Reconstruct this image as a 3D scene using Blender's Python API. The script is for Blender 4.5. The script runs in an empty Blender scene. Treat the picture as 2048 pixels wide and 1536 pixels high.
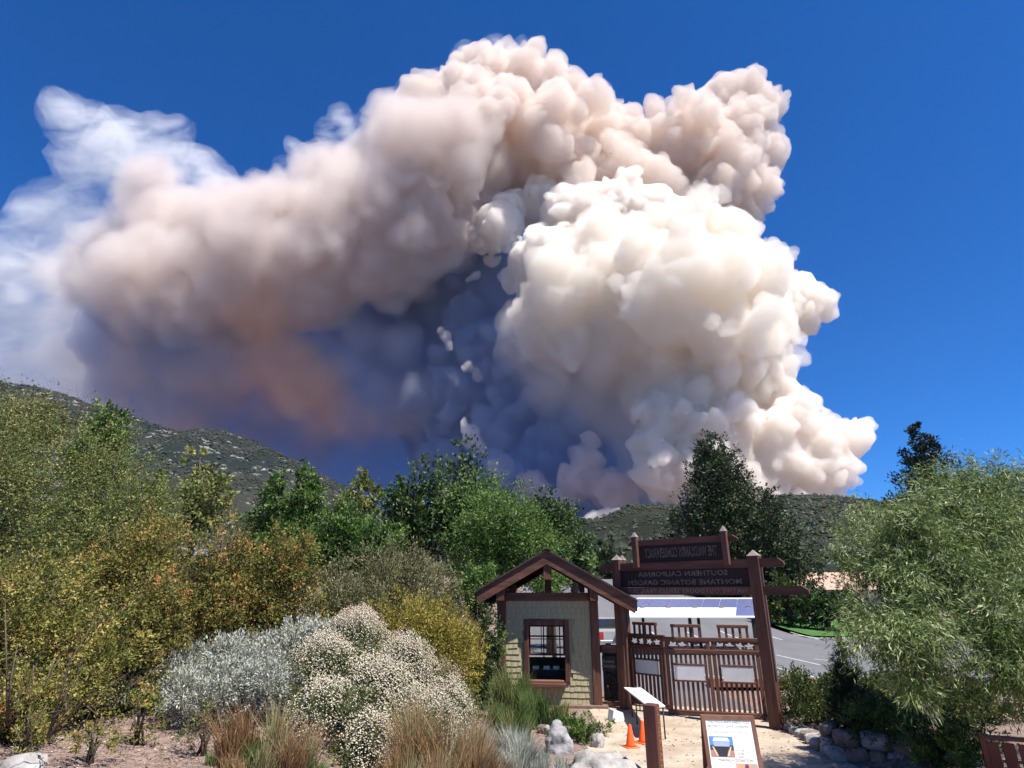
import bpy, bmesh, math, random, time
import numpy as np
from mathutils import Vector, Matrix
T0 = time.time()
rnd = random.Random(7)
NP = np.random.default_rng(7)
scene = bpy.context.scene
col = scene.collection

# ------------------------------------------------------------------ camera, sky, sun, exposure
CZ = 3.2                       # eye height above the paved entrance
PITCH = math.radians(20.0)
FPX = 1159.0                   # focal length in pixels of a 2048 px wide picture
cam_data = bpy.data.cameras.new('camera')
cam_data.sensor_width = 36.0
cam_data.lens = FPX / 2048 * 36.0
cam_data.clip_start = 0.1
cam_data.clip_end = 60000
cam = bpy.data.objects.new('camera', cam_data)
cam.location = (0, 0, CZ)
cam.rotation_euler = (math.pi / 2 + PITCH, 0, 0)
col.objects.link(cam)
scene.camera = cam
scene.render.resolution_x, scene.render.resolution_y = 1024, 768

SUN_EL, SUN_AZ = math.radians(62), math.radians(128)   # azimuth clockwise from +Y (view direction)
world = bpy.data.worlds.new('World')
scene.world = world
world.use_nodes = True
wn, wl = world.node_tree.nodes, world.node_tree.links
wn.clear()
sky = wn.new('ShaderNodeTexSky')
sky.sky_type = 'NISHITA'
sky.sun_disc = False
sky.sun_elevation = SUN_EL
sky.sun_rotation = SUN_AZ
sky.altitude = 1500
sky.air_density = 1.0
sky.dust_density = 0.25
sky.ozone_density = 3.0
bg = wn.new('ShaderNodeBackground')
bg.inputs['Strength'].default_value = 0.068
wo = wn.new('ShaderNodeOutputWorld')
tint = wn.new('ShaderNodeMix'); tint.data_type = 'RGBA'; tint.blend_type = 'MULTIPLY'
tint.inputs[0].default_value = 1.0
tint.inputs[7].default_value = (0.48, 0.77, 1.22, 1)      # deep clear mountain sky
sat = wn.new('ShaderNodeHueSaturation'); sat.inputs['Saturation'].default_value = 1.10
wl.new(sky.outputs[0], tint.inputs[6]); wl.new(tint.outputs[2], sat.inputs['Color'])
wl.new(sat.outputs[0], bg.inputs['Color'])
wl.new(bg.outputs[0], wo.inputs['Surface'])

sun_data = bpy.data.lights.new('sun', 'SUN')
sun_data.energy = 4.7
sun_data.angle = math.radians(0.5)
sun_data.color = (1.0, 0.95, 0.88)
sun = bpy.data.objects.new('sun', sun_data)
to_sun = Vector((math.sin(SUN_AZ) * math.cos(SUN_EL), math.cos(SUN_AZ) * math.cos(SUN_EL), math.sin(SUN_EL)))
sun.rotation_euler = to_sun.to_track_quat('Z', 'Y').to_euler()
sun.location = (20, -20, 40)
col.objects.link(sun)

scene.view_settings.view_transform = 'Standard'
scene.view_settings.look = 'None'
scene.view_settings.exposure = 0.95
scene.view_settings.gamma = 1.0
scene.view_settings.use_curve_mapping = False
cy = scene.cycles
cy.max_bounces = 26
cy.diffuse_bounces = 3
cy.glossy_bounces = 2
cy.transmission_bounces = 3
cy.volume_bounces = 24
cy.transparent_max_bounces = 24
cy.caustics_reflective = False
cy.caustics_refractive = False
cy.use_denoising = True
cy.use_adaptive_sampling = True
cy.adaptive_threshold = 0.02

# ------------------------------------------------------------------ helpers
CP, SP = math.cos(PITCH), math.sin(PITCH)
def at(u, v, Y):
    """world point on the sight line through photo pixel (u, v) at distance Y in front of the camera"""
    x, c = (u - 1024) / FPX, -(v - 768) / FPX
    dy, dz = CP - c * SP, SP + c * CP
    t = Y / dy
    return Vector((x * t, Y, CZ + dz * t))
def on_z(u, v, z=0.0):
    x, c = (u - 1024) / FPX, -(v - 768) / FPX
    dy, dz = CP - c * SP, SP + c * CP
    t = (z - CZ) / dz
    return Vector((x * t, dy * t, z))
def px_per_m(p):
    d = (p[1]) * CP + (p[2] - CZ) * SP
    return FPX / d
# ------------------------------------------------------------------ building helpers
def new_mat(name):
    m = bpy.data.materials.new(name); m.use_nodes = True
    n = m.node_tree.nodes
    return m, n, m.node_tree.links, n['Principled BSDF']
def solid(name, c1, c2=None, scale=6.0, rough=.7, bump=.0, stretch=(1, 1, 1), detail=6, metallic=0.0, spec=.3, contrast=(.35, .65), bscale=None):
    """procedural surface: two colours mixed by noise, with a fine bump"""
    m, n, l, b = new_mat(name)
    b.inputs['Roughness'].default_value = rough
    b.inputs['Metallic'].default_value = metallic
    b.inputs['Specular IOR Level'].default_value = spec
    tc = n.new('ShaderNodeTexCoord'); mp = n.new('ShaderNodeMapping')
    mp.inputs['Scale'].default_value = stretch
    l.new(tc.outputs['Object'], mp.inputs['Vector'])
    nz = n.new('ShaderNodeTexNoise'); nz.inputs['Scale'].default_value = scale; nz.inputs['Detail'].default_value = detail
    nz.inputs['Roughness'].default_value = .65
    l.new(mp.outputs[0], nz.inputs['Vector'])
    rp = n.new('ShaderNodeValToRGB')
    rp.color_ramp.elements[0].position, rp.color_ramp.elements[1].position = contrast
    rp.color_ramp.elements[0].color = (*c1, 1); rp.color_ramp.elements[1].color = (*(c2 or c1), 1)
    l.new(nz.outputs[0], rp.inputs[0]); l.new(rp.outputs[0], b.inputs['Base Color'])
    if bump:
        nb = n.new('ShaderNodeTexNoise'); nb.inputs['Scale'].default_value = bscale or scale * 4; nb.inputs['Detail'].default_value = 5
        l.new(mp.outputs[0], nb.inputs['Vector'])
        bp = n.new('ShaderNodeBump'); bp.inputs['Strength'].default_value = bump; bp.inputs['Distance'].default_value = .02
        l.new(nb.outputs[0], bp.inputs['Height']); l.new(bp.outputs[0], b.inputs['Normal'])
    return m
def leaf_mat(name, stops, trans=.30, rough=.55):
    """foliage: every leaf carries its own 'tint' value that picks a colour"""
    m = bpy.data.materials.new(name); m.use_nodes = True
    n, l = m.node_tree.nodes, m.node_tree.links
    n.clear()
    at_ = n.new('ShaderNodeAttribute'); at_.attribute_name = 'tint'
    rp = n.new('ShaderNodeValToRGB')
    el = rp.color_ramp.elements
    while len(el) < len(stops): el.new(.5)
    for e, (p, c) in zip(el, stops): e.position = p; e.color = (*c, 1)
    l.new(at_.outputs['Fac'], rp.inputs[0])
    d = n.new('ShaderNodeBsdfPrincipled'); d.inputs['Roughness'].default_value = rough; d.inputs['Specular IOR Level'].default_value = .25
    t = n.new('ShaderNodeBsdfTranslucent')
    mx = n.new('ShaderNodeMixShader'); mx.inputs[0].default_value = trans
    o = n.new('ShaderNodeOutputMaterial')
    l.new(rp.outputs[0], d.inputs['Base Color']); l.new(rp.outputs[0], t.inputs['Color'])
    l.new(d.outputs[0], mx.inputs[1]); l.new(t.outputs[0], mx.inputs[2]); l.new(mx.outputs[0], o.inputs['Surface'])
    return m
def link(name, me, mats=None, parent=None):
    ob = bpy.data.objects.new(name, me)
    for m in (mats if isinstance(mats, (list, tuple)) else [mats] if mats else []):
        me.materials.append(m)
    if parent is not None: ob.parent = parent
    col.objects.link(ob)
    return ob
def thing(name, label, cat, loc=(0, 0, 0), rz=0.0, group=None):
    e = bpy.data.objects.new(name, None)
    e.empty_display_size = .3
    e.location = loc; e.rotation_euler = (0, 0, rz)
    col.objects.link(e)
    return tag(e, label, cat, group)
def tag(o, label=None, cat=None, group=None, kind=None):
    if label: o['label'] = label
    if cat: o['category'] = cat
    if group: o['group'] = group
    if kind: o['kind'] = kind
    return o
def quads_mesh(name, V, F, tint=None, smooth=False):
    """numpy vertices (n,3) and faces (m,3 or 4) to a mesh, one 'tint' per face"""
    me = bpy.data.meshes.new(name)
    V = np.ascontiguousarray(V, np.float32); F = np.ascontiguousarray(F, np.int32)
    k = F.shape[1]
    me.vertices.add(len(V)); me.vertices.foreach_set('co', V.ravel())
    me.loops.add(F.size); me.loops.foreach_set('vertex_index', F.ravel())
    me.polygons.add(len(F)); me.polygons.foreach_set('loop_start', np.arange(0, F.size, k, dtype=np.int32))
    if tint is not None:
        a = me.attributes.new('tint', 'FLOAT', 'FACE'); a.data.foreach_set('value', np.ascontiguousarray(tint, np.float32))
    me.update()
    if smooth: me.polygons.foreach_set('use_smooth', np.ones(len(F), bool))
    return me
class Shape:
    """collects boxes, prisms, tubes, lathes and balls in one bmesh"""
    def __init__(s): s.bm = bmesh.new()
    def box(s, a, b, M=None, bevel=0.0):
        x0, y0, z0 = a; x1, y1, z1 = b
        vs = [s.bm.verts.new(p) for p in ((x0,y0,z0),(x1,y0,z0),(x1,y1,z0),(x0,y1,z0),(x0,y0,z1),(x1,y0,z1),(x1,y1,z1),(x0,y1,z1))]
        fs = [s.bm.faces.new([vs[i] for i in f]) for f in ((3,2,1,0),(4,5,6,7),(0,1,5,4),(1,2,6,5),(2,3,7,6),(3,0,4,7))]
        if bevel:
            es = list({e for f in fs for e in f.edges})
            r = bmesh.ops.bevel(s.bm, geom=es, offset=bevel, segments=1, affect='EDGES')
            vs = list({v for f in r['faces'] for v in f.verts} | {v for v in vs if v.is_valid})
        if M is not None: bmesh.ops.transform(s.bm, matrix=M, verts=vs)
        return s
    def prism(s, poly, h0, h1, axis='z', M=None):
        """polygon (list of 2D points) extruded along an axis from h0 to h1"""
        def P(p, h):
            return {'z': (p[0], p[1], h), 'y': (p[0], h, p[1]), 'x': (h, p[0], p[1])}[axis]
        A = [s.bm.verts.new(P(p, h0)) for p in poly]; B = [s.bm.verts.new(P(p, h1)) for p in poly]
        n = len(poly)
        fs = [s.bm.faces.new(A[::-1]), s.bm.faces.new(B)]
        for i in range(n): fs.append(s.bm.faces.new((A[i], A[(i+1) % n], B[(i+1) % n], B[i])))
        bmesh.ops.recalc_face_normals(s.bm, faces=fs)
        if M is not None: bmesh.ops.transform(s.bm, matrix=M, verts=A + B)
        return s
    def tube(s, pts, radii, n=8, cap=True):
        pts = [Vector(p) for p in pts]
        if not hasattr(radii, '__len__'): radii = [radii] * len(pts)
        rings = []
        for i, p in enumerate(pts):
            d = (pts[min(i + 1, len(pts) - 1)] - pts[max(i - 1, 0)]).normalized()
            a = d.orthogonal().normalized(); b = d.cross(a)
            rings.append([s.bm.verts.new(p + (a * math.cos(2*math.pi*k/n) + b * math.sin(2*math.pi*k/n)) * radii[i]) for k in range(n)])
        for r0, r1 in zip(rings, rings[1:]):
            # match the nearest start so that the tube does not twist
            o = min(range(n), key=lambda q: (r1[q].co - r0[0].co).length)
            for k in range(n):
                f = s.bm.faces.new((r0[k], r0[(k+1) % n], r1[(k+1+o) % n], r1[(k+o) % n])); f.smooth = n > 4
        if cap:
            s.bm.faces.new(rings[0][::-1]); s.bm.faces.new(rings[-1])
        return s
    def lathe(s, prof, n=16, M=None, smooth=True):
        rings = []
        for r, z in prof:
            rings.append([s.bm.verts.new((r*math.cos(2*math.pi*k/n), r*math.sin(2*math.pi*k/n), z)) for k in range(n)])
        for r0, r1 in zip(rings, rings[1:]):
            for k in range(n):
                f = s.bm.faces.new((r0[k], r0[(k+1) % n], r1[(k+1) % n], r1[k])); f.smooth = smooth
        s.bm.faces.new(rings[0][::-1]); s.bm.faces.new(rings[-1])
        if M is not None: bmesh.ops.transform(s.bm, matrix=M, verts=[v for r in rings for v in r])
        return s
    def build(s, name, m, parent=None, bevel=0.0):
        if bevel: bmesh.ops.bevel(s.bm, geom=list(s.bm.edges), offset=bevel, segments=1, affect='EDGES')
        bmesh.ops.recalc_face_normals(s.bm, faces=list(s.bm.faces))
        me = bpy.data.meshes.new(name); s.bm.to_mesh(me); s.bm.free()
        return link(name, me, m, parent)
def clone(o, parent=None):
    """a copy of a thing with copies of its parts and sub-parts"""
    c = o.copy(); col.objects.link(c)
    if parent is not None: c.parent = parent
    for ch in list(o.children): clone(ch, c)
    return c
def text_mesh(name, body, size, m, parent=None, M=None, extrude=0.0, align='CENTER', spacing=1.0, bold=0.0):
    cu = bpy.data.curves.new(name, 'FONT'); cu.body = body; cu.size = size; cu.extrude = extrude
    cu.align_x = align; cu.align_y = 'CENTER'; cu.space_character = spacing; cu.offset = bold; cu.resolution_u = 3
    tmp = bpy.data.objects.new(name, cu); col.objects.link(tmp)
    dg = bpy.context.evaluated_depsgraph_get(); dg.update()
    me = bpy.data.meshes.new_from_object(tmp.evaluated_get(dg))
    bpy.data.objects.remove(tmp)
    if M is not None: me.transform(M)
    me.name = name
    return link(name, me, m, parent)
def lin(r, g, b):
    f = lambda c: (c / 255 / 12.92) if c <= 10 else ((c / 255 + .055) / 1.055) ** 2.4
    return (f(r), f(g), f(b))
def sstep(a, b, x):
    t = np.clip((x - a) / (b - a), 0, 1)
    return t * t * (3 - 2 * t)
def pnoise(x, y, s, seed=0):
    """cheap smooth value noise made of a few crossed waves (numpy)"""
    r = np.random.default_rng(seed); o = 0
    for i in range(5):
        a = r.uniform(0, 6.283); k = s * (1.7 ** i); ph = r.uniform(0, 6.283, 2)
        o = o + np.sin((x*np.cos(a) + y*np.sin(a)) * k + ph[0] + 1.3*np.sin((y*np.cos(a) - x*np.sin(a)) * k * .7 + ph[1])) / (1.5 ** i)
    return o / 2.2

# ------------------------------------------------------------------ ground
def H(x, y):
    x = np.asarray(x, float); y = np.asarray(y, float)
    bank = .95 * sstep(-.4, -4.2, x) * (1 - sstep(30, 60, y)) + .10 * np.clip(-x - 5, 0, 30) * (1 - sstep(120, 260, y))
    camera_rise = 1.6 * (1 - sstep(0, 11, y)) * (1 - sstep(-.4, -4.2, x) * .7)
    far_lot = 5.4 * sstep(44, 92, y) * (1 - sstep(18, 34, x)) * (1 - sstep(140, 500, y)) * sstep(-60, -10, x)
    rough = .05 * pnoise(x, y, .9, 3) * sstep(0, -2.0, x)
    right = .30 * sstep(6.9, 7.8, x) * (1 - sstep(17.5, 19, y))
    berm = .85 * np.exp(-((x + 3.6) / 2.4) ** 2 - ((y - 14.0) / 2.3) ** 2)
    return berm + bank + camera_rise + far_lot + rough + right
def Hs(x, y): return float(H(x, y))
def sheet(name, xs, ys, zf, m, mask=None):
    X, Y = np.meshgrid(xs, ys); Z = zf(X, Y)
    V = np.column_stack([X.ravel(), Y.ravel(), Z.ravel()])
    nx, ny = len(xs), len(ys)
    i = (np.arange(ny - 1)[:, None] * nx + np.arange(nx - 1)[None, :])
    F = np.stack([i, i + 1, i + 1 + nx, i + nx], -1).reshape(-1, 4)
    if mask is not None:
        cx = V[F][:, :, 0].mean(1); cyy = V[F][:, :, 1].mean(1)
        F = F[mask(cx, cyy)]
    ob = link(name, quads_mesh(name, V, F, smooth=True), m)
    ob['kind'] = 'structure'
    return ob
soil = solid('mulch_soil', (.13, .085, .068), (.27, .20, .165), scale=9, rough=.95, bump=.9, detail=10, bscale=40, contrast=(.38, .62))
gx = np.unique(np.concatenate([np.arange(-12, 10, .4), np.arange(-60, 60, 3.0), np.linspace(-9000, 9000, 41)]))
gy = np.unique(np.concatenate([np.arange(4, 24, .4), np.arange(24, 130, 3.0), np.linspace(-2000, 9000, 36)]))
ground = sheet('ground', gx, gy, lambda x, y: H(x, y) - .35 * sstep(22.5, 25.5, y) * sstep(1.6, 3.2, x) * (1 - sstep(62, 70, x)) * (1 - sstep(112, 120, y)), soil)
ground['label'] = 'brown mulch and gravel ground of the planted bank'
# tan walkway through the entrance
dg_mat = solid('decomposed_granite', (.29, .228, .168), (.47, .385, .30), scale=1.3, rough=.95, bump=.35, detail=10, bscale=90)
def path_mask(x, y):
    left = np.where(y > 16.4, 1.95 + .02 * y, 1.35 + (y - 13) * .19)
    left = np.where(y < 13, 1.2, left)
    right = np.where(y > 13.6, 7.25, 7.7)
    return (x > left) & (x < right) & (y < 20.9 - (x - 3) * .42)
path = sheet('path', np.arange(.6, 8.2, .12), np.arange(4, 21.5, .12), lambda x, y: H(np.minimum(x, 6.8), y) + .006, dg_mat, path_mask)
path['label'] = 'tan decomposed granite path through the gate'
asphalt = solid('asphalt', (.11, .11, .117), (.15, .15, .157), scale=.35, rough=.9, bump=.25, detail=12, bscale=60, stretch=(1, .35, 1))
def lot_mask(x, y): return (y > 20.9 - (x - 3) * .42 + .0) & (y > 17.2) & (x > 1.2) & ~((x > 23) & (y > 48)) & (y < 105) & (x < 60 ) & ~((x > 7.3) & (y < 24.4))
lot = sheet('parking_lot', np.concatenate([np.arange(1, 12, .25), np.arange(12, 62, 1.5)]), np.concatenate([np.arange(17, 26, .25), np.arange(26, 106, 1.5)]), lambda x, y: H(x, y) + .004, asphalt, lot_mask)
lot['label'] = 'grey asphalt parking lot beyond the gates'
line_m = solid('road_paint', (.62, .62, .60), (.38, .38, .38), scale=3, rough=.8, detail=8)
def stripe(a, b, w=.11):
    a, b = Vector((a[0], a[1], 0)), Vector((b[0], b[1], 0))
    d = (b - a).normalized(); s = Vector((-d.y, d.x, 0)) * w / 2
    n = max(2, int((b - a).length / 1.0)); V = []; F = []
    for i in range(n + 1):
        p = a.lerp(b, i / n)
        for q in (p + s, p - s): V.append((q.x, q.y, Hs(q.x, q.y) + .010))
        if i: F.append((2*i-2, 2*i-1, 2*i+1, 2*i))
    ob = link('parking_line', quads_mesh('parking_line', V, np.array(F)[:, ::-1]), line_m); ob['kind'] = 'structure'
for (u0, v0, u1, v1) in ((1552,1353,1580,1364),(1552,1336,1690,1369),(1552,1310,1640,1330),(1628,1318,1662,1322),(1552,1357,1640,1366),(1340,1340,1560,1372)):
    a, b = on_z(u0, v0), on_z(u1, v1); stripe(a, b)
for k in range(6): stripe((8.5 + k * 2.9, 47), (8.5 + k * 2.9, 52))
lawn_m = solid('lawn_grass', (.035, .10, .022), (.06, .15, .03), scale=1.5, rough=.9, bump=.5, bscale=30)
lawn = sheet('lawn', np.arange(23.3, 60, 1.2), np.arange(49, 80, 1.2), lambda x, y: H(x, y) + .10, lawn_m); lawn['label'] = 'bright green mown lawn beyond the lot'
verge = sheet('grass_verge', np.arange(2, 22, 1.5), np.arange(92, 112, 1.5), lambda x, y: H(x, y) + .05, solid('verge_grass', (.12, .14, .05), (.22, .20, .09), scale=.8, rough=.95)); verge['label'] = 'dry grass verge at the far edge of the lot'
conc = solid('kerb_concrete', (.42, .41, .39), (.55, .54, .51), scale=4, rough=.9, bump=.2)
k = Shape(); k.box((23.0, 47.9, -.05), (60, 48.15, .14)); k.box((23.0, 48.15, -.05), (23.25, 80, .14))
kb = k.build('kerb', conc); tag(kb, 'pale concrete kerb edging the lawn', kind='structure')
# ------------------------------------------------------------------ wood and paint
WOOD = solid('red_brown_timber', (.065, .027, .018), (.15, .068, .046), scale=7, rough=.62, bump=.25, stretch=(1, 1, .12), detail=8)
WOODH = solid('red_brown_beam', (.065, .027, .018), (.15, .068, .046), scale=7, rough=.62, bump=.25, stretch=(.12, 1, 1), detail=8)
WOODD = solid('dark_timber', (.020, .010, .009), (.036, .017, .014), scale=6, rough=.7, bump=.2, stretch=(.15, 1, 1))  # dark timber; on king post and name boards its colour holds shade
CAPM = solid('weathered_cap', (.17, .14, .12), (.28, .24, .215), scale=8, rough=.8, bump=.2)
SHING = solid('sage_shingle', (.33, .295, .17), (.42, .375, .23), scale=7, rough=.85, bump=.4, stretch=(3, 1, .3))
WALLM = solid('sage_wall', (.23, .21, .13), (.28, .26, .16), scale=4, rough=.9)
ROOFM = solid('dark_roofing', (.035, .026, .025), (.06, .045, .042), scale=12, rough=.85, bump=.5)
WHITE = solid('white_panel', (.78, .78, .76), (.82, .82, .81), scale=2, rough=.5)
PLATE = solid('grey_white_plate', (.52, .53, .55), (.60, .60, .61), scale=3, rough=.5)
STEEL = solid('thin_dark_steel', (.05, .035, .03), (.09, .06, .05), scale=8, rough=.5, metallic=.4)
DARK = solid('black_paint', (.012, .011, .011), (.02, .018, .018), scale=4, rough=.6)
GLASS, _n, _l, _b = new_mat('window_glass')
_b.inputs['Transmission Weight'].default_value = 1.0; _b.inputs['Roughness'].default_value = .02; _b.inputs['IOR'].default_value = 1.05

# ------------------------------------------------------------------ ticket kiosk
KA = math.radians(-6)
kiosk = thing('ticket_kiosk', 'small sage shingled ticket kiosk with brown timber gable roof', 'kiosk', (-.32, 20.07, 0), KA)
KW, KD = 2.94, 2.5            # between post centres, depth
SL, AP = .55, 4.52            # roof slope, apex height
AX = 1.50
def rz(x): return AP - SL * abs(x - AX)
for (x, y) in ((0, 0), (KW, 0), (0, KD), (KW, KD)):
    p = Shape().box((x-.13, y-.13, 0), (x+.13, y+.13, 3.02), bevel=.012).build('post', WOOD, kiosk)
Shape().box((-.25, -.20, -.05), (KW+.30, KD+.2, .09), bevel=.02).build('plinth', solid('plinth_stone', (.15,.10,.07), (.22,.16,.11), scale=5, rough=.9, bump=.4), kiosk)
Shape().box((.13, -.09, 3.02), (KW-.13, .09, 3.27), bevel=.012).build('tie_beam', WOODH, kiosk)
Shape().box((-.13, KD-.09, 3.022), (KW+.13, KD+.09, 3.27), bevel=.012).build('tie_beam', WOODH, kiosk)
for x in (0, KW): Shape().box((x-.13, -.60, 3.02), (x+.13, KD+.40, 3.42), bevel=.015).build('plate_beam', WOOD, kiosk)
for x in (.36, KW-.36): Shape().box((x-.09, -.075, 3.272), (x+.09, .075, 3.52), bevel=.01).build('block', WOODD, kiosk)
Shape().box((AX-.12, -.60, 3.65), (AX+.12, -.10, 4.12), bevel=.012).build('king_post', WOOD, kiosk)
Shape().box((AX-.105, -.098, 3.27), (AX+.105, .10, 4.2), bevel=.012).build('king_post', WOODD, kiosk)  # set back part: overhang shade is put into the darker timber colour
XL, XR = -.76, 4.22
for xe in (XL, XR):           # rake boards at the front and the back, roof planes on top
    for y0, y1 in ((-.66, -.54), (KD+.32, KD+.44)):
        poly = [(AX, AP), (xe, rz(xe)), (xe + (.05 if xe < AX else -.05), rz(xe)-.36), (AX, AP-.40)]
        Shape().prism(poly, y0, y1, 'y').build('rake_board', WOODH, kiosk)
    s = Shape(); xo = xe + (-.04 if xe < AX else .04)
    s.prism([(AX, AP+.002), (xo, rz(xo)+.002), (xo, rz(xo)+.065), (AX, AP+.065)], -.72, KD+.50, 'y')
    s.build('roof_panel', ROOFM, kiosk)
    for k in range(5):
        y = -.2 + k * .70
        Shape().prism([(AX, AP-.003), (xe, rz(xe)-.003), (xe, rz(xe)-.17), (AX, AP-.17)], y-.045, y+.045, 'y').build('rafter', WOODD, kiosk)
    Shape().box((xe-.03 if xe > AX else xe-.035, -.535, rz(xe)-.30), (xe+.035 if xe > AX else xe+.03, KD+.315, rz(xe)-.005)).build('eave_board', DARK, kiosk)
Shape().prism([(AX-.12, AP+.02), (AX, AP+.105), (AX+.12, AP+.02), (AX, AP+.07)], -.74, KD+.52, 'y').build('ridge_cap', ROOFM, kiosk)
WX0, WX1, WZ0, WZ1 = .86, 1.98, .70, 2.30      # service window opening
def holed_wall(y0, y1, x0, x1, z1, hole, m):
    s = Shape(); a0, a1, b0, b1 = hole
    s.box((x0, y0, .09), (a0, y1, z1)); s.box((a1, y0, .09), (x1, y1, z1)); s.box((a0, y0, .09), (a1, y1, b0)); s.box((a0, y0, b1), (a1, y1, z1))
    return s.build('wall', m, kiosk)
holed_wall(-.02, .06, .13, KW-.13, 3.018, (WX0, WX1, WZ0, WZ1), WALLM)
holed_wall(KD-.06, KD+.02, .13, KW-.13, 3.018, (.6, 2.35, 1.15, 2.55), WALLM)
Shape().box((-.06, .131, .09), (.02, KD-.131, 3.018)).build('wall', WALLM, kiosk)
Shape().box((KW-.02, .131, .09), (KW+.06, KD-.131, 3.018)).build('wall', WALLM, kiosk)
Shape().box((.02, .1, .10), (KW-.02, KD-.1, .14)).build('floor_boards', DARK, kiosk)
# shingles, course by course
sh_mesh = {}
def shingle_mesh(w):
    w = round(w, 2)
    if w not in sh_mesh:
        s = Shape(); s.prism([(-.034, 0), (-.030, .006), (-.008, .195), (0, .195), (0, 0)], -w/2 + .005, w/2 - .005, 'x')
        bmesh.ops.recalc_face_normals(s.bm, faces=list(s.bm.faces))
        me = bpy.data.meshes.new('shingle'); s.bm.to_mesh(me); s.bm.free(); me.materials.append(SHING); sh_mesh[w] = me
    return sh_mesh[w]
rs = random.Random(3)
z = .10
while z < 2.95:
    x = .13
    while x < KW - .14:
        w = min(rs.choice((.13, .15, .17, .20, .23)), KW - .13 - x)
        if KW - .13 - x - w < .07: w = KW - .13 - x
        cx_, zt = x + w/2, min(z + .195, 3.0)
        if not (x + w > WX0 - .13 and x < WX1 + .13 and z + .1 > WZ0 - .10 and z < WZ1 + .12):
            o = bpy.data.objects.new('shingle', shingle_mesh(w)); o.parent = kiosk; o.location = (cx_, -.021, z + rs.uniform(-.012, .012)); col.objects.link(o)
        x += w
    z += .170
# window: casing, sash with muntins, panes, shelf
for a, b in (((WX0-.15, -.085, WZ0-.02), (WX0, .08, WZ1+.16)), ((WX1, -.085, WZ0-.02), (WX1+.15, .08, WZ1+.16)), ((WX0, -.085, WZ1), (WX1, .08, WZ1+.16))):
    Shape().box(a, b, bevel=.01).build('window_casing', WOOD, kiosk)
Shape().box((WX0-.22, -.34, WZ0-.13), (WX1+.02, .08, WZ0-.03), bevel=.012).build('counter', WOODH, kiosk)
Shape().box((WX0, -.20, WZ0-.03), (WX1-.04, .06, WZ0+.04), bevel=.01).build('sill', solid('sill_timber', (.16,.07,.045), (.22,.10,.07), scale=5, rough=.6, stretch=(.1,1,1)), kiosk)
sash = Shape()
SZ = 1.42
for a, b in (((WX0, -.01, SZ), (WX0+.05, .03, WZ1)), ((WX1-.05, -.01, SZ), (WX1, .03, WZ1)), ((WX0+.05, -.01, WZ1-.05), (WX1-.05, .03, WZ1)), ((WX0+.05, -.01, SZ), (WX1-.05, .03, SZ+.06))): sash.box(a, b)
sash = sash.build('sash', WOODD, kiosk)
mw = (WX1 - WX0 - .1) / 3
for i in (1, 2): Shape().box((WX0+.05+mw*i-.012, -.008, SZ+.06), (WX0+.05+mw*i+.012, .028, WZ1-.05)).build('muntin', WOODD, sash)
Shape().box((WX0+.05, -.006, 1.88), (WX1-.05, .026, 1.905)).build('muntin', WOODD, sash)
for i in range(3):
    for z0, z1 in ((SZ+.06, 1.88), (1.905, WZ1-.05)):
        Shape().box((WX0+.05+mw*i+.013, .008, z0+.001), (WX0+.05+mw*(i+1)-.013, .012, z1-.001)).build('pane', GLASS, sash)
bs = Shape()
for i in range(4): bs.box((.6+i*.57, KD-.05, 1.15), (.64+i*.57, KD, 2.55))
bs.box((.6, KD-.048, 1.80), (2.35, KD-.002, 1.85)); bs.build('back_sash', WOODD, kiosk)
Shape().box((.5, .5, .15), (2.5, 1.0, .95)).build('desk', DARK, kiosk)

KM_ = Matrix.Translation((-.32, 20.07, 0)) @ Matrix.Rotation(KA, 4, 'Z')
for x, lab in ((1.02, 'left paper stack on the desk inside the kiosk window'), (1.36, 'middle paper stack on the desk inside the kiosk window'), (1.68, 'right paper stack on the desk inside the kiosk window')):
    o = Shape().box((-.10, -.07, 0), (.10, .07, .10), bevel=.006).build('paper_stack', WHITE)
    o.location = KM_ @ Vector((x, .72, .952)); o.rotation_euler = (0, 0, KA + rs.uniform(-.4, .4)); tag(o, lab, 'paper stack', 'paper stacks inside the kiosk')
# ------------------------------------------------------------------ gateway with raised lettering, read here from behind
GL, GR = Vector((3.40, 19.60, 0)), Vector((6.74, 16.83, 0))
GA = math.atan2(GR.y - GL.y, GR.x - GL.x); GLEN = (GR - GL).length
gw = thing('gateway_sign', 'tall brown timber gateway with carved name boards seen from behind', 'gateway', GL, GA)
def cap(x, y, z, w, h, par):
    s = Shape(); w2 = w/2
    vs = [s.bm.verts.new(p) for p in ((x-w2,y-w2,z),(x+w2,y-w2,z),(x+w2,y+w2,z),(x-w2,y+w2,z),(x,y,z+h))]
    for f in ((3,2,1,0),(0,1,4),(1,2,4),(2,3,4),(3,0,4)): s.bm.faces.new([vs[i] for i in f])
    return s.build('cap', CAPM, par)
def gpost(x, y, z0, z1, w, par, capped=True):
    p = Shape().box((x-w/2, y-w/2, z0), (x+w/2, y+w/2, z1), bevel=.012).build('post', WOOD, par)
    if capped: cap(x, y, z1+.002, w+.012, .17, p)
    return p
gpost(0, 0, -.05, 4.26, .27, gw); gpost(GLEN, 0, -.05, 4.22, .30, gw); gpost(-.28, .84, -.05, 4.30, .20, gw)
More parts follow.
